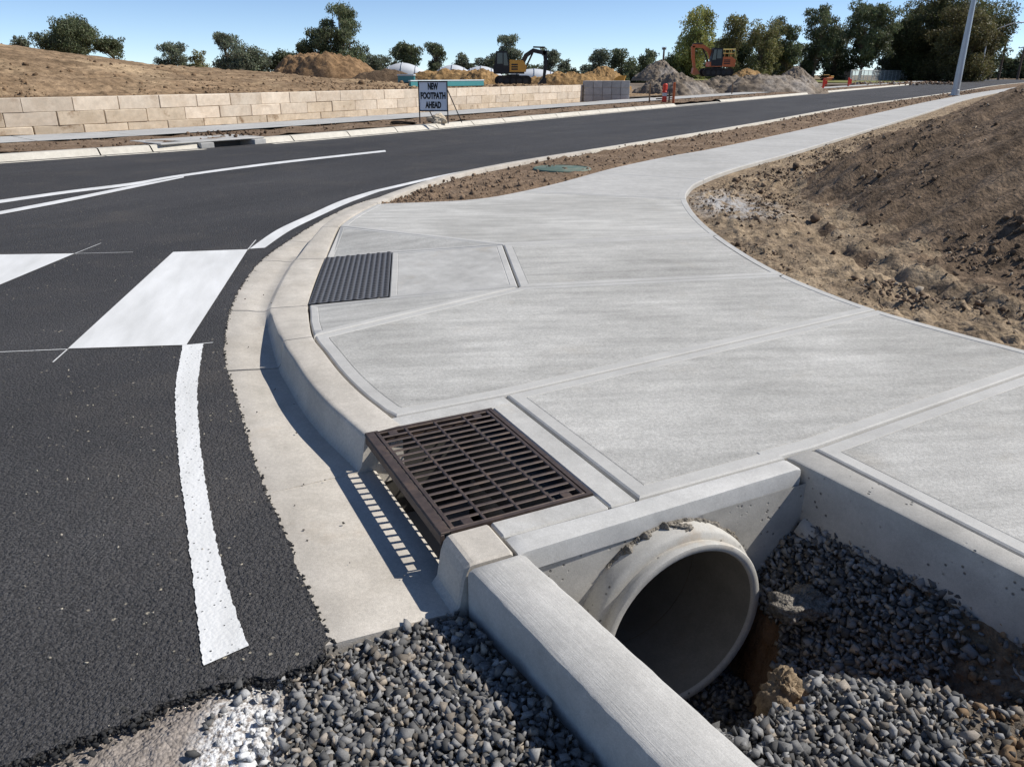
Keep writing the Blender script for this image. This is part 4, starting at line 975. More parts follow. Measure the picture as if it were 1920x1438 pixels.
# ------------------------------------------------------------------ limestone block wall
WS0, WS1, WS2 = S0 - 7.5, kls(8.0, 44) + 7.6, kls(8.0, 44) + 4.4
rwall = empty('retaining_wall', (*KLp(S0 + 10, 7.3), .1), label='long cream limestone block retaining wall across the road', cat='wall')
bcache = []
for k in range(5):
    mb = MB().box((0, 0, 0), (1.311, .5, .371), .007 + .003 * k); me_o = mb.build('block', M['block'], None); bcache.append(me_o.data); bpy.data.objects.remove(me_o)
rg = random.Random(4); wl_s = np.linspace(WS0 - 2.2, WS1 + 1, 400); WL = KLp(wl_s, np.full(400, 7.45)); WLA = arclen(WL)
def wl_at(s_k): return float(np.interp(s_k, wl_s, WLA))
for c, (z, e1, o_) in enumerate([(.06, WS1 + .2, 0.0), (.435, WS1, .66), (.81, WS2, .17)]):
    s = wl_at(WS0) - o_; e1 = wl_at(e1)
    while s < e1 - .4:
        ln = min(1.32, e1 - s); a = at_s(WL, s); b = at_s(WL, s + ln); ce = (a + b) / 2
        o = bpy.data.objects.new('block', bcache[rg.randrange(5)]); COL.objects.link(o); o.parent = rwall
        o.location = Vector((ce[0], ce[1], z)) - Vector(rwall.location) + Vector((rg.uniform(-.01, .01), rg.uniform(-.01, .01), rg.uniform(-.003, .003)))
        o.rotation_euler = (0, 0, math.atan2(b[1] - a[1], b[0] - a[0]) + rg.uniform(-.004, .004)); o.scale = (ln / 1.32, 1, 1)
        if c == 0 or (c == 1 and rg.random() < .4):
            o.material_slots[0].link = 'OBJECT'; o.material_slots[0].material = M['blocklow']
        s += 1.32
mb = MB(); ss = np.linspace(WS0, WS2 - .3, 30); ci = KLp(ss, np.full(30, 7.62)); ci2 = KLp(ss, np.full(30, 7.9))
child(loft('backing', [[(*a, -.1) for a in ci], [(*a, .96) for a in ci], [(*a, .96) for a in ci2]], M['sandy'], None), rwall)

# field behind the wall: levels off on the right, rises to a graded bank on the left
fsn = 560; sA = S0 - 12 + np.linspace(0, 1, fsn) * 78; dA = np.concatenate([np.linspace(7.6, 24, 190), np.linspace(24.6, 90, 40)]); SS, DA = np.meshgrid(sA, dA, indexing='ij')
FPX_ = KLp(SS.ravel(), DA.ravel()).reshape(*SS.shape, 2)
def field_z(S, D, X, Y):
    r = S - S0; lvl = .96 - .81 * sstep(WS2 - S0 - 1, WS2 - S0 + 7, r)
    crest = np.interp(r, [-12, 0, 5, 9, 14, 20, 26, 34], [2.4, 2.15, 1.95, 1.55, 1.05, .75, .30, .0])
    b = crest * (.25 * sstep(7.6, 10, D) + .75 * sstep(8.5, 17, D))
    lum = sstep(-.3, .4, fbm(X * .22, Y * .3, 147, 3))
    n = .035 * fbm(X * .6, Y * .6, 141, 4) + .03 * fbm(X * 2.5, Y * 2.5, 143, 3) + lum ** 2 * (.05 * clods(X, Y, 2.2, 311) + .07 * clods(X, Y, 4.0, 312)) + .03 * fbm((X * .52 + Y * .85) * .12, (X * .85 - Y * .52) * 1.6, 149, 3) + .03 * sstep(3, -3, r - 12 + 4 * vn(X * .2, Y * .2, 9)) * np.abs(fbm(X * .35, Y * .35, 145, 3)) * sstep(9, 13, D)
    return lvl + b + n * sstep(7.6, 8.3, D)
FZ = field_z(SS, DA, FPX_[..., 0], FPX_[..., 1])
fld = loft('graded_field', np.concatenate([FPX_, FZ[..., None]], -1), M['sandy'], None, True, flip=True, kind='structure')
rg = np.random.default_rng(61); n = 7000; r = rg.random(n) ** .8 * 52 - 6; D = np.where(rg.random(n) < .5, 7.9 + np.abs(rg.normal(0, 1.2, n)), 7.9 + np.abs(rg.normal(0, 4.5, n))); P = KLp(S0 + r, D); kp = rg.random(n) < np.clip(.4 + fbm(P[:, 0] * .4, P[:, 1] * .4, 63, 3), .05, 1); r, D, P = r[kp], D[kp], P[kp]
sz = np.clip(np.exp(rg.normal(-3.3, .55, len(P))), .02, .20); scatter('field_clods', np.c_[P, field_z(S0 + r, D, P[:, 0], P[:, 1])], sz, rg.uniform(.55, 1.15, len(P))[:, None] * np.array([[.20, .13, .075]]), M['clodt'], T_CLOD, 1, 62, parent=fld, kind='stuff')

# grey block wall end beyond
gw0 = G(1093, 189.3, .1); gw1 = G(1178, 189, .1)
gwall = empty('grey_block_wall', (gw0[0], gw0[1], .1), label='short grey block wall beyond the end of the cream retaining wall', cat='wall')
dv = Vector((gw1[0] - gw0[0], gw1[1] - gw0[1], 0)); ln = dv.length; az = math.atan2(dv.y, dv.x); nb = 5
for c in range(3):
    for k in range(nb):
        w_ = ln / nb; o = MB().box((0, 0, 0), (w_ - .02, .5, .40), .015).build('block', M['greyblock'], gwall)
        o.location = (dv.normalized() * (w_ * (k + .5)) + Vector((0, 0, .12 + .41 * c)))[:]; o.rotation_euler = (0, 0, az)

# ------------------------------------------------------------------ heaps
def heap(name, label, pxc, pyb, pyt, hw, f, mat, seed, skew=0.0, sharp=1.0, depth=.8, rough=.10, zb=None, cat='soil heap'):
    b = W(pxc, pyb, f); t = W(pxc, pyt, f); h = t.z - b.z; r = hw / FPX * f; n, k = 150, 64
    th = np.linspace(0, 2 * np.pi, n + 1); rr_ = np.linspace(0, 1, k); A, R = np.meshgrid(th, rr_)
    ed = 1 + .16 * fbm(np.cos(A) * 1.4 + seed, np.sin(A) * 1.4, seed, 3); X = r * R * np.cos(A) * ed; Y = r * depth * R * np.sin(A) * ed
    prof = np.clip(1 - R ** sharp, 0, 1); prof = prof * (1 - .15 * prof)  / .85 if sharp > 1 else prof
    Z = h * prof * (1 + .30 * fbm(X / r * 2.2 + seed, Y / r * 2.2, seed + 3, 3) * R) + sstep(1, .85, R) * (h * rough * fbm(X * 1.5, Y * 1.5, seed + 5, 5, .6) + min(.13, h * .08) * clods(X, Y, 3.2, seed + 6))
    X = X + skew * r * prof
    o = mk(name, np.stack([X, Y, Z - .25 * (R > .985)], -1).reshape(-1, 3), grid_faces(k, n + 1), mat, None, True, label=label, cat=cat)
    o.location = (b.x, b.y, b.z if zb is None else zb); return o
heap('soil_heap', 'large brown soil heap with a flat crest behind the wall', 620, 150, 106, 118, 48, M['heapbrown'], 5, -.12, 2.6, .6, .10)
heap('soil_heap', 'dark brown low rubble heap directly right of the flat-crested heap', 720, 155, 131, 75, 46, M['clod'], 6, .1, 1.6, .6, .12)
heap('soil_heap', 'ochre soil ridge under the white domes left of the yellow excavator', 850, 160, 133, 105, 56, M['ochre'], 8, 0, 2.6, .4, .12)
heap('soil_heap', 'ochre mound between the teal barriers and the yellow excavator', 905, 160, 131, 48, 54, M['ochre'], 9, 0, 1.5, .7, .12)
heap('soil_heap', 'low ochre ridge right of the yellow excavator arm', 1060, 163, 138, 80, 62, M['ochre'], 10, 0, 2.2, .4, .14)
heap('soil_heap', 'pointed ochre heap under the small trees right of the excavator', 1122, 164, 124, 66, 74, M['ochre'], 12, .1, 1.2, .8, .07)
heap('gravel_heap', 'wide grey gravel heap behind the red bollard', 1275, 187, 139, 92, 62, M['greyheap'], 14, -.15, 1.25, .8, .08)
heap('gravel_heap', 'long low grey rubble heap beneath the orange excavator', 1400, 182, 142, 150, 70, M['greyheap'], 15, 0, 2.2, .6, .10)
heap('soil_heap', 'small ochre heap just right of the orange excavator', 1400, 147, 129, 32, 90, M['ochre'], 17, 0, 1.3, .8, .08)
heap('sand_heap', 'cone-shaped grey sand heap near the dark shed', 1490, 165, 125, 52, 84, M['greyheap'], 18, 0, 1.05, .9, .04)
heap('gravel_heap', 'dark grey stockpile in shade below the small trees', 1232, 148, 113, 46, 105, M['greyheap'], 19, .1, 1.3, .8, .05)
mk('site_yard', [(*KLp(WS1 + 2, 7.2), .13), (*KLp(S0 + 220, 7.2), .13), (*KLp(S0 + 220, 90), .13), (*KLp(WS1 + 2, 90), .13)], [(3, 2, 1, 0)] if False else [(0, 1, 2, 3)], M['greyheap'], None, kind='structure')

# ------------------------------------------------------------------ white domes and teal barriers behind the heaps
def dome(label, x0, x1, yb, yt, f, seed):
    b0 = W(x0, yb, f); b1 = W(x1, yb, f); t = W((x0 + x1) / 2, yt, f); ln = (b1 - b0).length; h = t.z - b0.z; n, k = 25, 13; V = []
    for i in range(n):
        u = i / (n - 1) * 2 - 1; e = (1 - abs(u) ** 1.9)
        for j in range(k):
            a = math.pi * j / (k - 1); V.append((u * ln / 2, -math.cos(a) * ln * .28 * (.35 + .65 * e), h * e * math.sin(a) ** .8))
    r = empty('white_dome', ((b0.x + b1.x) / 2, (b0.y + b1.y) / 2, b0.z), label=label, cat='dome shelter')
    mk('cover', V, grid_faces(n, k), M['white'], r, True)
    for i in (6, 12, 18):
        pts = [(V[i * k + j][0], V[i * k + j][1] * 1.01, V[i * k + j][2] * 1.015 + .02) for j in range(k)]; MB().tube(pts, .05, 5).build('hoop', M['galv'], r)
dome('white dome shelter directly right of the flat-crested soil heap', 706, 806, 142, 118.5, 95, 1)
dome('white dome shelter in the middle, right of the first dome', 805, 893, 146, 122, 90, 2)
dome('pale dome shelter behind, just left of the yellow excavator', 862, 942, 142, 124.5, 100, 3)
dome('white shelter roof showing right behind the yellow excavator', 940, 1062, 148, 129.5, 96, 4)
def barrier(label, a, b, f0, f1, h, mat):
    A = W(*a, f0); B_ = W(*b, f1); r = empty('site_barrier', A, label=label, cat='barrier'); d = B_ - A
    ang = math.atan2(d.y, d.x); L = math.hypot(d.x, d.y); o = MB().box((L / 2, 0, h * .4), (L, .12, h * .8), .02).build('panel', mat, r); o.rotation_euler = (0, 0, ang)
    o = MB().box((L / 2, -.002, h * .9), (L + .05, .16, h * .2), .02).build('rail', M['palebar'], r); o.rotation_euler = (0, 0, ang); r.location.z = A.z - h
barrier('long pale blue and teal barrier lying behind the wall', (768, 151), (906, 155.5), 36, 40, .30, M['teal'])
barrier('short teal barrier with white top beside the brown heap', (747, 140), (777, 141), 40, 39, .40, M['teal'])

# ------------------------------------------------------------------ road work sign
sb = W(815, 234, 27.0); sb = Vector(G(814, 232, .17)); sgn = empty('road_sign', sb, -.10, label='grey road sign reading NEW FOOTPATH AHEAD on a black steel stand', cat='sign')
sw = .435
MB().box((0, 0, .80), (2 * sw, .03, .84), .006).build('sign_panel', M['signface'], sgn)
fb = MB(); fb.box((-sw - .012, -.012, .62), (.03, .04, 1.24)); fb.box((sw + .012, -.012, .62), (.03, .04, 1.24)); fb.box((0, -.012, 1.225), (2 * sw + .06, .041, .035)); fb.box((0, -.012, .375), (2 * sw - .01, .041, .035)); fb.build('frame', M['black'], sgn)
MB().tube([(sw + .012, .0, 1.0), (sw + .34, .65, 0)], .016, 6).build('leg', M['black'], sgn); MB().tube([(-sw, .0, 1.0), (-sw + .34, .65, 0)], .016, 6).build('leg', M['black'], sgn)
for k, (txt, z, wd) in enumerate((('NEW', 1.01, .32), ('FOOTPATH', .74, .78), ('AHEAD', .47, .50))):
    cu = bpy.data.curves.new('lettering', 'FONT'); cu.body = txt; cu.size = .255; cu.align_x = 'CENTER'; cu.extrude = .003; cu.offset = .012
    o = bpy.data.objects.new('lettering', cu); COL.objects.link(o); bpy.context.view_layer.update(); dm = o.dimensions.x
    me = bpy.data.meshes.new_from_object(o); bpy.data.objects.remove(o); o = bpy.data.objects.new('lettering', me); me.materials.clear(); me.materials.append(M['ink'])
    put(o, sgn); o.location = (0, -.021, z - .01); o.rotation_euler = (math.pi / 2, 0, 0); o.scale = (wd / dm, 1, 1)
rk = G(819, 230, .17); lump('rock', (rk[0] + .02, rk[1] + .15, .24), .24, M['whiterock'], 13, .62, 'pale rock lying at the foot of the road sign', 'rock', ax=(1.15, .8))
lump('soil_clump', (sb.x - 1.0, sb.y - .05, .19), .22, M['clod'], 17, .25, 'dark soil clump to the left of the road sign legs', 'soil clump', ax=(1.6, .6))

# ------------------------------------------------------------------ bollards, stakes, poles, fence
def GF(y, z=.13): return (EYE - z) / (SP + (y - 719) / FPX * CP)   # depth at which level z shows at photo height y
def stake(name, label, x, yb, yt, f, r, mat, cat, z=None, lean=0.0, box=True):
    b = W(x, yb, f); t = W(x, yt, f); h = t.z - b.z; o = empty(name, b, label=label, cat=cat)
    (MB().box((0, 0, h / 2), (2 * r, 2 * r, h), r * .2) if box else MB().tube([(0, 0, 0), (0, 0, h * .95), (0, 0, h)], [r, r, r * .7], 10)).build('post', mat, o); return o, h
FB = 43
o, h = stake('red_bollard', 'red plastic bollard with white band by the driveway', 1245, 195, 157, FB, .13, M['red'], 'bollard', box=False)
MB().lathe([(.135, h * .38), (.137, h * .40), (.137, h * .52), (.135, h * .54)], 14).build('band', M['white'], o); MB().lathe([(.001, .1), (.24, .09), (.26, 0)], 14).build('base', M['rubber'], o)
MB().lathe([(.15, h * .56), (.16, h * .60), (.13, h * .64)], 14).build('collar', M['red'], o)
stake('orange_post', 'orange and red post right of the red bollard', 1262, 195, 155, FB, .06, M['orange'], 'post')
stake('dark_post', 'thin dark post between the red bollard and the orange post', 1254, 195, 170, FB, .035, M['polewood'], 'post')
o, h = stake('wooden_stake', 'pale wooden survey stake left of the red bollard', 1217, 196, 156, FB, .035, M['wood'], 'stake')
stake('wooden_stake', 'thin stake in front of the grey rubble heap', 1372, 177, 155, 55, .03, M['wood'], 'stake'); stake('wooden_stake', 'short stake at the foot of the sand heap', 1513, 170, 151, 70, .035, M['wood'], 'stake')
a_ = W(1230, 186, FB); b_ = W(1262, 184, FB)
o = empty('timber_rail', a_, label='dark timber rail joining the posts by the driveway', cat='rail'); MB().tube([(0, 0, 0), tuple(b_ - a_)], .035, 6).build('bar', M['polewood'], o)
for x, yb, yt, lab in ((1543, 167, 148, 'red plastic mesh barrier post at the end of the rubble heap'), (1590, 163, 146, 'red plastic mesh barrier post at the start of the wire fence')):
    o, h = stake('mesh_barrier', lab, x, yb, yt, GF(yb), .10, M['red'], 'barrier'); MB().box((.22, 0, h * .55), (.34, .04, h * .55), .01).build('mesh_roll', M['red'], o)
o = empty('timber_rail', W(1546, 160, 75), label='pale timber plank between the two red barrier posts', cat='rail'); MB().box((1.2, 0, 0), (2.3, .08, .10), .01).build('bar', M['wood'], o)
lb = G(1790, 180, .12); lp = empty('lamp_post', lb, label='tall tapered grey lamp post standing on the verge by the road', cat='lamp post')
MB().tube([(0, 0, 0), (0, 0, 9.0)], [.26, .13], 16).build('shaft', M['galv'], lp, True)
MB().tube([(0, 0, 9.0), (0, -.2, 9.3), (-.6, -.8, 9.6), (-1.3, -1.6, 9.65)], [.08, .07, .06, .05], 8).build('arm', M['galv'], lp, True); MB().box((-1.6, -1.9, 9.62), (.5, .6, .12), .03).build('lantern', M['galv'], lp); MB().lathe([(.42, 0), (.42, .05), (.30, .06), (.28, .4), (.25, .42)], 16).build('base_plate', M['galv'], lp)
def ppole(label, x, yb, yt, f, arm, lean=0):
    b = W(x, yb, f); b.z = min(b.z, .2); t = W(x + (x - 960) * .0482 * (yb - yt) / 200 * 1.0, yt, f); h = t.z - b.z; o = empty('power_pole', b, label=label, cat='power pole')
    MB().tube([(0, 0, 0), (lean, 0, h)], [f * .0016, f * .0011], 8).build('pole', M['polewood'], o)
    if arm: MB().box((lean, 0, h * .95), (arm, .2, .22)).build('crossarm', M['polewood'], o); [MB().lathe([(.06, 0), (.09, .1), (.05, .3)], 6, Matrix.Translation((lean + arm * q, 0, h * .95 + .1))).build('insulator', M['greysteel'], o) for q in (-.45, -.2, .2, .45)]
    return b, h
pa = ppole('wooden power pole with a crossarm at the end of the road', 1872, 147, 75, 205, 3.2); pb_ = ppole('wooden power pole nearest the picture edge, half behind trees', 1908, 146, 88, 230, 3.4)
pc_ = ppole('slender pole between the hedge and the power pole', 1853, 147, 98, 205, 0); ppole('wooden power pole behind the small trees at the middle', 1242, 140, 90, 150, .8)
slb = W(1836, 147, 175); sl = empty('street_light', slb, label='street light with a long curved arm beside the dark cypress', cat='street light'); sh = W(1845, 47, 175).z - slb.z
MB().tube([(0, 0, 0), (0, 0, sh)], [.22, .15], 8).build('pole', M['greysteel'], sl, True); MB().tube([(0, 0, sh * .82), (2.2, 0, sh * .92), (4.6, 0, sh * 1.0), (6.4, 0, sh * 1.02)], [.09, .08, .07, .06], 6).build('arm', M['greysteel'], sl, True); MB().box((6.9, 0, sh * 1.02), (1.3, .4, .24), .04).build('lamp_head', M['greysteel'], sl)
for k, dz in enumerate((0, -.6)):
    A = pa[0] + Vector((0, 0, pa[1] * .95)); Bv = slb + Vector((0, 0, sh * .97 + dz)); A.z += dz
    mid = (A + Bv) / 2 - Vector((0, 0, .6)); o = empty('overhead_wire', A, label=('upper' if k == 0 else 'lower') + ' overhead wire between the street light and the power pole', cat='wire'); MB().tube([(0, 0, 0), tuple(mid - A), tuple(Bv - A)], .022, 4).build('cable', M['black'], o)
# temporary wire fence: panels side by side
def fence_panel(label, x0, x1, yb0, yb1, f0, f1, h):
    A = W(x0, yb0, f0); B_ = W(x1, yb1, f1); d = B_ - A; L = math.hypot(d.x, d.y); ang = math.atan2(d.y, d.x); r = empty('wire_fence', A, ang, label=label, cat='fence'); n = max(2, int(round(L / 2.4)))
    for i in range(n + 1): MB().tube([(L * i / n, 0, 0), (L * i / n, 0, h + .1)], .075, 6).build('post', M['greysteel'], r)
    MB().tube([(0, 0, h), (L, 0, h)], .075, 6).build('rail', M['greysteel'], r); MB().tube([(0, 0, .1), (L, 0, .1)], .035, 6).build('rail', M['greysteel'], r)
    wb = MB(); k = int(L / .16)
    for i in range(k): wb.box((L * (i + .5) / k, 0, h / 2), (.05, .012, h - .1))
    wb.build('wire_mesh', M['greysteel'], r, kind='stuff')
fence_panel('wire mesh site fence along the yard left of the lamp post', 1593, 1712, 153.5, 151.8, GF(153.5), GF(151.8), 2.3)
fence_panel('wire mesh site fence under the dark cypress behind the lamp post', 1728, 1800, 151.5, 150.5, GF(151.5), GF(150.5), 2.4)
fence_panel('wire mesh site fence farthest along, right of the lamp post', 1818, 1842, 150, 149.6, GF(150), GF(149.6), 2.6)
rg = np.random.default_rng(91); n = 420; q = np.array([G(x, y, .13)[:2] for x, y in zip(rg.uniform(1596, 1790, n), rg.normal(157.0, 1.3, n))]); tn = rg.uniform(.5, 1.2, n)[:, None] * np.where((rg.random(n) < .3)[:, None], np.array([[.42, .37, .31]]), np.array([[.22, .14, .09]]))
scatter('rubble', np.c_[q, np.full(n, .18)], np.clip(np.exp(rg.normal(-1.8, .5, n)), .06, .5), tn, M['clodt'], T_CLOD, 1, 92, label='strip of rubble and soil lumps at the foot of the wire fence', cat='rubble', kind='stuff')
# shed and small plant
A = W(1560, 151.5, GF(151.5)); shd = empty('dark_shed', A, .35, label='dark flat-roofed shed under the gum trees', cat='shed'); MB().box((3.2, 1.5, 1.9), (6.4, 3.0, 3.8)).build('walls', M['shed'], shd); MB().box((3.2, 1.5, 3.9), (6.8, 3.3, .18)).build('roof', M['greysteel'], shd); MB().box((1.1, -.03, 1.0), (.9, .06, 2.0)).build('door', M['black'], shd)
A = W(1440, 151.5, GF(151.5)); sh2 = empty('white_shed', A, .3, label='white shed wall glimpsed between gum trunks left of the sand heap', cat='shed'); MB().box((3, 1.5, 1.7), (9, 3, 3.4)).build('walls', M['white'], sh2); MB().box((3, 1.5, 3.46), (9.3, 3.2, .14)).build('roof', M['galv'], sh2)
A = W(1542, 153.5, GF(153.5)); mm = empty('plate_roller', A, .2, label='small orange roller with a yellow canopy beside the shed', cat='roller')
MB().box((1.2, 0, .55), (2.2, 1.0, .6), .06).build('body', M['orange'], mm); MB().box((.5, 0, 1.35), (1.4, 1.1, .1), .03).build('canopy', M['yellow'], mm)
for q in ((.0, .4), (1.0, .4), (.0, -.4), (1.0, -.4)): MB().tube([(q[0], q[1], .8), (q[0], q[1], 1.32)], .04, 6).build('canopy_post', M['black'], mm)
for q in (.2, 2.2): MB().lathe([(.001, -.5), (.36, -.5), (.36, .5), (.001, .5)], 18, Matrix.Translation((q, 0, .36)) @ Matrix.Rotation(math.pi / 2, 4, 'X')).build('drum', M['black'], mm)
MB().box((2.0, 0, 1.0), (.7, .9, .35), .04).build('engine_cover', M['yellow'], mm)
o = empty('excavator_bucket', W(1148, 159, 58), -.2, label='loose ochre digger bucket standing on the grey block wall', cat='bucket'); MB().prism([(0, 0), (.75, 0), (1.0, .62), (.55, .62), (.2, .45)], -.35, .35).build('bucket_shell', M['yellow'], o)

# ------------------------------------------------------------------ excavators
def excavator(name, label, base, f, scale, flip, paint, rail, arm_pts, boom_pts, cabx):
    r = empty(name, base, 0, label=label, cat='excavator'); r.scale = (scale * flip, scale, scale)
    for yy in (-.75, .75):
        tr = MB(); a = [(math.cos(t) * .38, math.sin(t) * .38) for t in np.linspace(math.pi / 2, 3 * math.pi / 2, 9)]
        poly = [(-1.1 + x, .38 + z) for x, z in a] + [(1.1 - x, .38 - z) for x, z in a]
        tr.prism(poly, yy - .22, yy + .22); t_ = tr.build('track', M['rubber'], r)
        w_ = MB(); [w_.lathe([(.001, -.235), (.2, -.235), (.2, .235), (.001, .235)], 12, Matrix.Translation((x, yy, .36)) @ Matrix.Rotation(math.pi / 2, 4, 'X')) for x in (-1.0, -.5, 0, .5, 1.0)]; w_.build('roller', M['black'], t_)
    MB().lathe([(.5, .5), (.5, .85), (.001, .85)], 16).build('turntable', M['black'], r)
    MB().prism([(-1.5, .88), (.9, .88), (.9, 1.3), (.2, 1.5), (-1.35, 1.5), (-1.55, 1.3)], -.85, .85).build('body', paint[0], r)
    MB().prism([(-1.55, .9), (-.25, .9), (-.25, 1.75), (-1.2, 1.78), (-1.6, 1.5)], -.87, .87).build('counterweight', paint[1], r)
    v = MB(); [v.box((-.75, -.875, 1.15 + .16 * k), (.6, .03, .09)) for k in range(3)]; v.build('vent', M['black'], r)
    cb = MB().prism([(cabx - .55, .95), (cabx + .5, .95), (cabx + .55, 1.5), (cabx + .38, 2.55), (cabx - .5, 2.55), (cabx - .58, 1.6)], -.88, -.08); c_ = cb.build('cab', M['black'], r)
    MB().prism([(cabx - .42, 1.62), (cabx + .02, 1.62), (cabx + .02, 2.42), (cabx - .40, 2.42)], -.90, -.87).build('pane', M['glass'], c_); MB().prism([(cabx + .10, 1.5), (cabx + .46, 1.5), (cabx + .33, 2.42), (cabx + .10, 2.42)], -.90, -.87).build('pane', M['glass'], c_)
    def seg(nm, P, w0, w1, mat, yy):
        Pv = [Vector((p[0], 0, p[1])) for p in P]; L_ = []; R_3 = []
        for i, p in enumerate(Pv):
            t = (Pv[min(i + 1, len(Pv) - 1)] - Pv[max(i - 1, 0)]).normalized(); nn = Vector((-t.z, 0, t.x)); w_ = w0 + (w1 - w0) * i / (len(Pv) - 1)
            L_.append(((p + nn * w_).x, (p + nn * w_).z)); R_3.append(((p - nn * w_).x, (p - nn * w_).z))
        return MB().prism(L_ + R_3[::-1], yy - .16, yy + .16).build(nm, mat, r)
    seg('boom', boom_pts, .20, .14, paint[2], .15); seg('stick', arm_pts, .17, .11, paint[2], .15)
    a, b = boom_pts[0], boom_pts[len(boom_pts) // 2]; MB().tube([(a[0] + .35, .15, a[1] - .25), ((b[0]), .15, b[1] - .12)], .07, 8).build('hydraulic_ram', M['black'], r)
    e = boom_pts[len(boom_pts) // 2]; MB().tube([(e[0], .15, e[1] + .25), (arm_pts[0][0], .15, arm_pts[0][1] + .22)], .06, 8).build('hydraulic_ram', M['black'], r)
    t = arm_pts[-1]; MB().prism([(t[0] - .12, t[1]), (t[0] + .16, t[1] + .05), (t[0] + .22, t[1] - .45), (t[0] - .05, t[1] - .62), (t[0] - .5, t[1] - .5), (t[0] - .38, t[1] - .3)], -.25, .55).build('bucket', paint[3], r)
    if rail:
        g_ = MB()
        for x in (-1.5, -.9, -.3): 
            for yy in (-.8, .8): g_.tube([(x, yy, 1.75), (x, yy, 2.45)], .03, 5)
        for z in (2.1, 2.45):
            for yy in (-.8, .8): g_.tube([(-1.5, yy, z), (-.3, yy, z)], .03, 5)
            g_.tube([(-1.5, -.8, z), (-1.5, .8, z)], .03, 5)
        g_.build('handrail', M['rail'], r)
    return r
excavator('excavator', 'yellow and black excavator with folded arm behind the cream wall', W(962, 161, 50), 50, .80, 1, (M['black'], M['black'], M['black'], M['black']), False,
          [(2.55, 2.62), (2.62, 1.7), (2.50, .55)], [(.55, 1.35), (1.05, 2.25), (1.6, 2.62), (2.62, 2.40)], -.85)
ex1 = [o for o in bpy.data.objects if o.name == 'excavator'][0]
excavator('excavator', 'orange excavator with yellow handrails on top of the grey rubble heap', W(1342, 144, 76), 76, 1.0, -1, (M['orange'], M['orange'], M['orange'], M['orange']), True,
          [(2.45, 2.75), (2.35, 1.7), (2.15, .75)], [(.45, 1.5), (.85, 2.35), (1.5, 2.72), (2.5, 2.78)], .25)
MB().prism([(-.28, 1.02), (1.02, 1.02), (1.08, 1.45), (.78, 1.88), (-.28, 1.92)], -.93, .6).build('engine_cover', M['yellow'], None)
ec = bpy.data.objects['engine_cover.001']
ec.parent = ex1
_v = MB(); [_v.box((.12, -.94, 1.22 + .17 * k), (.5, .03, .10)) for k in range(3)]; _v.build('vent', M['black'], ex1)

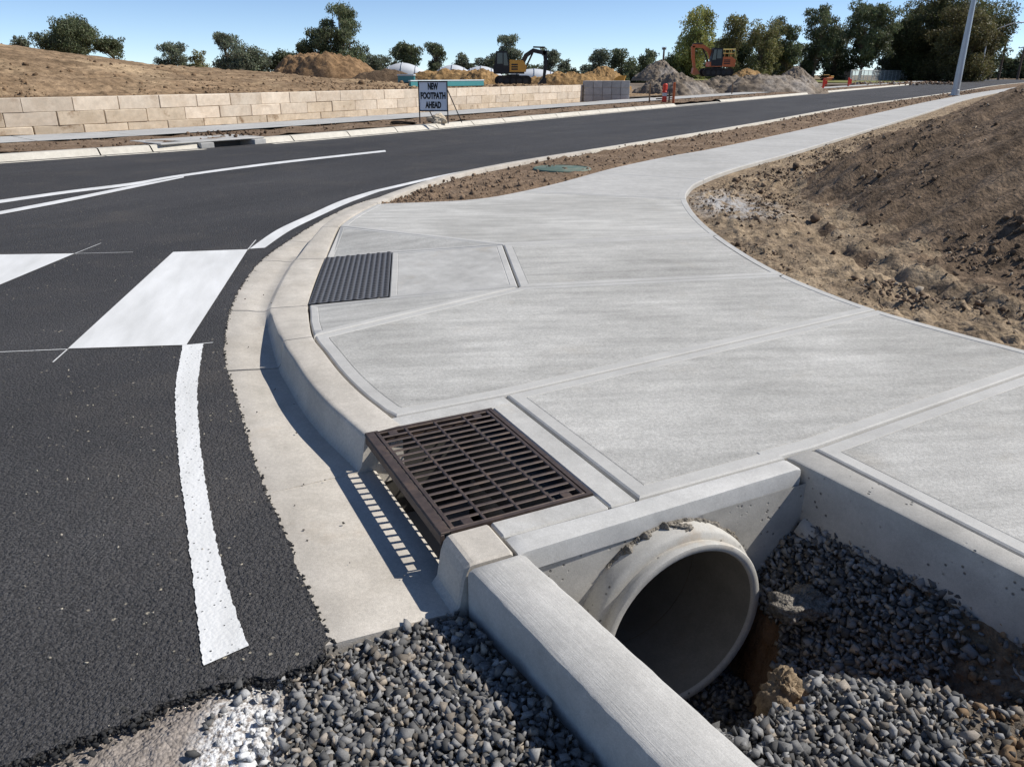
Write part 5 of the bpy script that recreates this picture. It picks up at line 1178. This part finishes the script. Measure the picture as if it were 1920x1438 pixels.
# ------------------------------------------------------------------ trees
GROUND_Z = .08
def tree(label, x, yb, yt, wpx, f, seed, style='gum', col=(.060, .075, .032), dens=1.0, name='gum_tree', trunk_c=None):
    rg = np.random.default_rng(seed); b = W(x, yb, f); t = W(x + (x - 960) * .00024 * (yb - yt), yt, f); b.z = GROUND_Z if x > 600 else b.z - .9; h = (t.z - b.z) * 1.02; wd = wpx / FPX * f * (1.28 if x < 1230 else 1.16)
    o = empty(name, b, label=label, cat='tree'); cl = []
    lo = {'gum': .20, 'round': .04, 'cypress': .06, 'tall': .22, 'weep': .05}[style]; nc = {'gum': 26, 'round': 26, 'cypress': 80, 'tall': 34, 'weep': 36}[style]
    nc = int(nc * 1.9); nl = {'gum': 8, 'round': 9, 'cypress': 18, 'tall': 11, 'weep': 12}[style]; lobes = []
    for k in range(nl):
        for _ in range(30):
            u = rg.uniform(-1, 1); v = rg.uniform(0, 1)
            if style == 'cypress': lim = (1 - max(0, v - .55) ** 2 * 3.6) * (.80 + .2 * min(1, v * 3))
            elif style == 'round': lim = math.sqrt(max(0, 1 - (2 * v - .9) ** 2 * .8))
            elif style == 'weep': lim = math.sqrt(max(0, 1 - (1.35 * v - .35) ** 2)) * .95
            else: lim = math.sqrt(max(0, 1 - (1.7 * v - .75) ** 2)) * (.75 + .25 * v)
            if abs(u) < lim: break
        lobes.append((u, v))
    for k in range(nc):
        lu, lv_ = lobes[k % nl]; u = float(np.clip(lu * .86 + rg.normal(0, .17), -1, 1)); v = float(np.clip(lv_ + rg.normal(0, .10), 0, 1))
        r = wd * {'gum': .115, 'tall': .105, 'round': .125, 'weep': .105, 'cypress': .095}[style] * rg.uniform(.7, 1.35)
        yy = rg.uniform(-1, 1) * math.sqrt(max(.05, 1 - u * u)) * .5
        cl.append((u * (wd / 2 - r * .8), yy * wd * .8, h * (lo + (1 - lo) * v) - r * .6 * v, r))
    tb = MB(); r0_ = max(.10, h * .018); lean = rg.uniform(-.06, .06) * h; hh = h * (.55 if style != 'round' else .35)
    top = Vector((lean, 0, hh)); tb.tube([(0, 0, -.3), (lean * .3, .05, hh * .4), tuple(top), (lean * 1.1, 0, h * .8)], [r0_ * 1.2, r0_, r0_ * .7, r0_ * .25], 7)
    for (cx, cy, cz, r) in cl:
        s_ = rg.uniform(.25, .9); p0 = Vector((lean * s_, 0, hh * s_)); p0.z = min(p0.z, cz * .8); c = Vector((cx, cy, cz)); md = (p0 + c) / 2 + Vector((rg.normal(0, .05) * wd, 0, -.04 * h * rg.random()))
        tb.tube([tuple(p0), tuple(md), tuple(c)], [r0_ * .42, r0_ * .28, r0_ * .10], 5, False)
    tb.build('trunk', trunk_c or M['bark'], o, True)
    lv = []; lt = []; lsz = max(.08, f * .00125)
    for (cx, cy, cz, r) in cl:
        n = int(np.clip(5.2 * dens * (r / lsz) ** 2, 36, 900)); d = rg.normal(0, 1, (n, 3)); d /= np.linalg.norm(d, axis=1)[:, None]
        rad = r * rg.uniform(.35, 1.0, n) ** .6 * (1 + .35 * fbm(d[:, 0] * 2 + cx, d[:, 1] * 2 + d[:, 2] * 2 + cz, seed, 3)); fl = .85 if style in ('gum', 'tall') else .85
        if style == 'weep': fl = 1.25
        P = np.array([cx, cy, cz]) + d * rad[:, None] * np.array([1.15, 1.05, fl])
        a = rg.normal(0, 1, (n, 3)); a[:, 2] -= (1.2 if style in ('gum', 'tall', 'weep') else 0); a /= np.linalg.norm(a, axis=1)[:, None]; bb = np.cross(a, rg.normal(0, 1, (n, 3))); bb /= np.linalg.norm(bb, axis=1)[:, None] + 1e-6
        L_ = lsz * rg.uniform(.8, 1.7, n)[:, None]; w_ = lsz * rg.uniform(.35, .6, n)[:, None]
        lv.append(np.stack([P - a * L_, P + bb * w_, P + a * L_, P - bb * w_], 1).reshape(-1, 3))
        tone = rg.uniform(.6, 1.4) * rg.uniform(.7, 1.3, n); cc = np.array(col)[None] * tone[:, None] * (1 + rg.normal(0, .06, (n, 3)))
        lt.append(np.repeat(np.clip(cc, .005, 1), 4, 0))
    V = np.concatenate(lv); n = len(V) // 4; F = np.arange(n * 4).reshape(n, 4)
    V[:, 2] = np.maximum(V[:, 2], .05)
    mk('crown', V, F, M['leaf'], o, False, np.concatenate(lt))
D_ = (.125, .145, .075); BL_ = (.165, .185, .125); OLV = (.22, .21, .09); LG = (.30, .30, .10)
T = [('round dark gum tree topping the crest of the left bank', 137, 92, 31, 104, 62, 'gum', D_, 1.2), ('small open gum tree right of the round gum on the left bank', 212, 100, 62, 50, 64, 'gum', D_, .9),
     ('tiny bush on the skyline at the far left of the bank', 38, 88, 66, 30, 60, 'round', BL_, 1), ('small gum tree with split crown over the middle of the bank', 323, 118, 82, 48, 95, 'round', BL_, 1),
     ('low olive shrub between two trees on the bank skyline', 371, 124, 95, 42, 90, 'round', OLV, 1), ('tall-crowned tree rising from a broad bush on the bank', 428, 128, 67, 62, 85, 'gum', BL_, 1.1), ('broad grey-green bush at the base of the tall-crowned tree', 462, 130, 88, 70, 84, 'round', BL_, 1.2),
     ('dense dark bush left of the biggest tree in the middle', 535, 132, 86, 66, 92, 'round', D_, 1.2), ('biggest dark tree with a tall crown behind the flat-crested heap', 640, 128, 18, 92, 88, 'tall', D_, 1.3), ('dark lower tree leaning out left of the biggest tree', 595, 128, 64, 62, 87, 'round', D_, 1.2),
     ('grey-green tree directly right of the biggest tree', 690, 140, 88, 50, 120, 'round', BL_, 1), ('round tree above the left end of the first dome', 722, 142, 95, 46, 125, 'round', BL_, 1), ('dense tree between the first and second domes', 772, 142, 84, 62, 115, 'round', D_, 1.2),
     ('open gum tree right above the second dome', 822, 140, 84, 46, 116, 'gum', D_, 1), ('small round tree behind the second and third domes', 868, 142, 102, 40, 130, 'round', BL_, 1), ('bushy tree to the left behind the excavator cab', 915, 142, 92, 52, 125, 'round', BL_, 1), ('tall gum tree rising over the excavator cab', 950, 142, 71, 50, 128, 'gum', BL_, 1.2),
     ('slim gum tree behind the excavator arm', 1028, 146, 92, 34, 125, 'gum', BL_, .9), ('small round tree right of the excavator arm', 1048, 146, 100, 36, 126, 'round', BL_, 1), ('tiny round bush standing alone right of the excavator', 1075, 142, 128, 20, 125, 'round', BL_, 1),
     ('round gum tree behind the pointed ochre heap', 1121, 144, 95, 50, 120, 'round', BL_, 1.1), ('dense round tree right of the pointed ochre heap', 1166, 150, 95, 46, 118, 'round', D_, 1.1), ('round gum tree left of the slender power pole', 1211, 148, 94, 44, 120, 'gum', D_, 1.1), ('dark bush at the foot of the pale green gum', 1262, 150, 104, 60, 100, 'round', D_, 1.1),
     ('pale green gum tree at the left end of the grove', 1296, 146, 24, 92, 98, 'weep', LG, 1.25), ('brown-green gum tree behind the orange excavator', 1368, 148, 38, 64, 102, 'weep', OLV, 1.2), ('drooping olive gum tree in the middle of the grove', 1424, 150, 28, 70, 96, 'weep', OLV, 1.2),
     ('dark slender gum tree behind the sand heap', 1472, 150, 46, 56, 100, 'tall', D_, 1.2), ('tall gum tree with bare leaning trunks above the sand heap', 1522, 152, 18, 78, 104, 'tall', D_, 1.2), ('tallest open gum tree directly over the dark shed', 1610, 152, 6, 100, 106, 'tall', D_, 1.3),
     ('low dark tree between the shed and the sand heap', 1562, 152, 74, 56, 112, 'round', D_, 1.1), ('small bush showing between the shed and the cypress', 1660, 150, 112, 44, 118, 'round', BL_, 1)]
T += [('dark understorey tree directly behind the orange excavator cab', 1338, 150, 78, 66, 112, 'round', D_, 1.1), ('dark understorey tree right behind the small ochre heap', 1398, 150, 72, 66, 113, 'round', D_, 1.1), ('dark understorey tree left behind the sand heap tip', 1450, 150, 80, 60, 114, 'round', OLV, 1.1),
      ('dark understorey tree right behind the sand heap', 1500, 152, 84, 56, 115, 'round', D_, 1.1), ('slim grey-green gum between the olive gum and the dark slender gum', 1448, 150, 40, 54, 108, 'weep', BL_, 1.1), ('grey-green gum between the two tallest gums', 1566, 152, 44, 60, 116, 'tall', BL_, 1.1), ('leafy gum between the tallest open gum and the cypress', 1664, 152, 48, 62, 118, 'tall', D_, 1.1)]
T = [(a, x, yb, yt, wp, (f + 78 if x > 1230 else f), s_, c, dn) for a, x, yb, yt, wp, f, s_, c, dn in T]
T += [('low bush %s' % q, x, 146, yt, wp, f, 'round', c, 1.1) for q, x, yt, wp, f, c in (('left of the third dome', 842, 116, 40, 140, BL_), ('behind the yellow excavator body', 985, 112, 46, 140, D_), ('in the gap left of the tiny round bush', 1012, 118, 44, 142, BL_), ('beneath the two round trees right of the ochre heap', 1188, 120, 50, 140, D_), ('left of the round gum behind the pointed heap', 1098, 122, 34, 142, BL_), ('below the first dome at its left end', 700, 118, 44, 130, D_))]
for k, (lab, x, yb, yt, wp, f, st_, c, dn) in enumerate(T): tree(lab, x, yb, yt, wp, f, 200 + k, st_, c, dn, name='shrub' if wp < 45 and yb - yt < 35 else 'gum_tree')
tree('huge dark cypress behind the lamp post', 1762, 150, -2, 180, 190, 301, 'cypress', (.10, .105, .045), 1.3, 'cypress_tree')
tree('olive-brown lower cypress in front of the huge dark one', 1778, 150, 24, 128, 178, 302, 'cypress', (.145, .13, .055), 1.0, 'cypress_tree')
tree('side tree leaning out left of the huge cypress', 1700, 150, 36, 80, 192, 303, 'gum', D_, 1.3)
tree('dark cypress flank to the right beside the street light', 1822, 150, 48, 44, 186, 304, 'cypress', (.14, .13, .05), 1.1, 'cypress_tree')
for k, (lab, x, yb, yt, wp) in enumerate((('low hedge tree just right of the cypress group', 1853, 144, 112, 40), ('round hedge tree behind the power pole', 1882, 144, 108, 46), ('taller dark tree cut off at the right picture edge', 1915, 144, 92, 60))): tree(lab, x, yb, yt, wp, 280, 320 + k, 'round', D_, 1.2, 'hedge_tree')
mk('grass_verge', [(*KLp(S0 + 150, 6), .16), (*KLp(S0 + 215, 6), .16), (*KLp(S0 + 215, 60), .8), (*KLp(S0 + 150, 60), .8)], [(0, 1, 2, 3)], M['grassdry'], None, kind='structure')
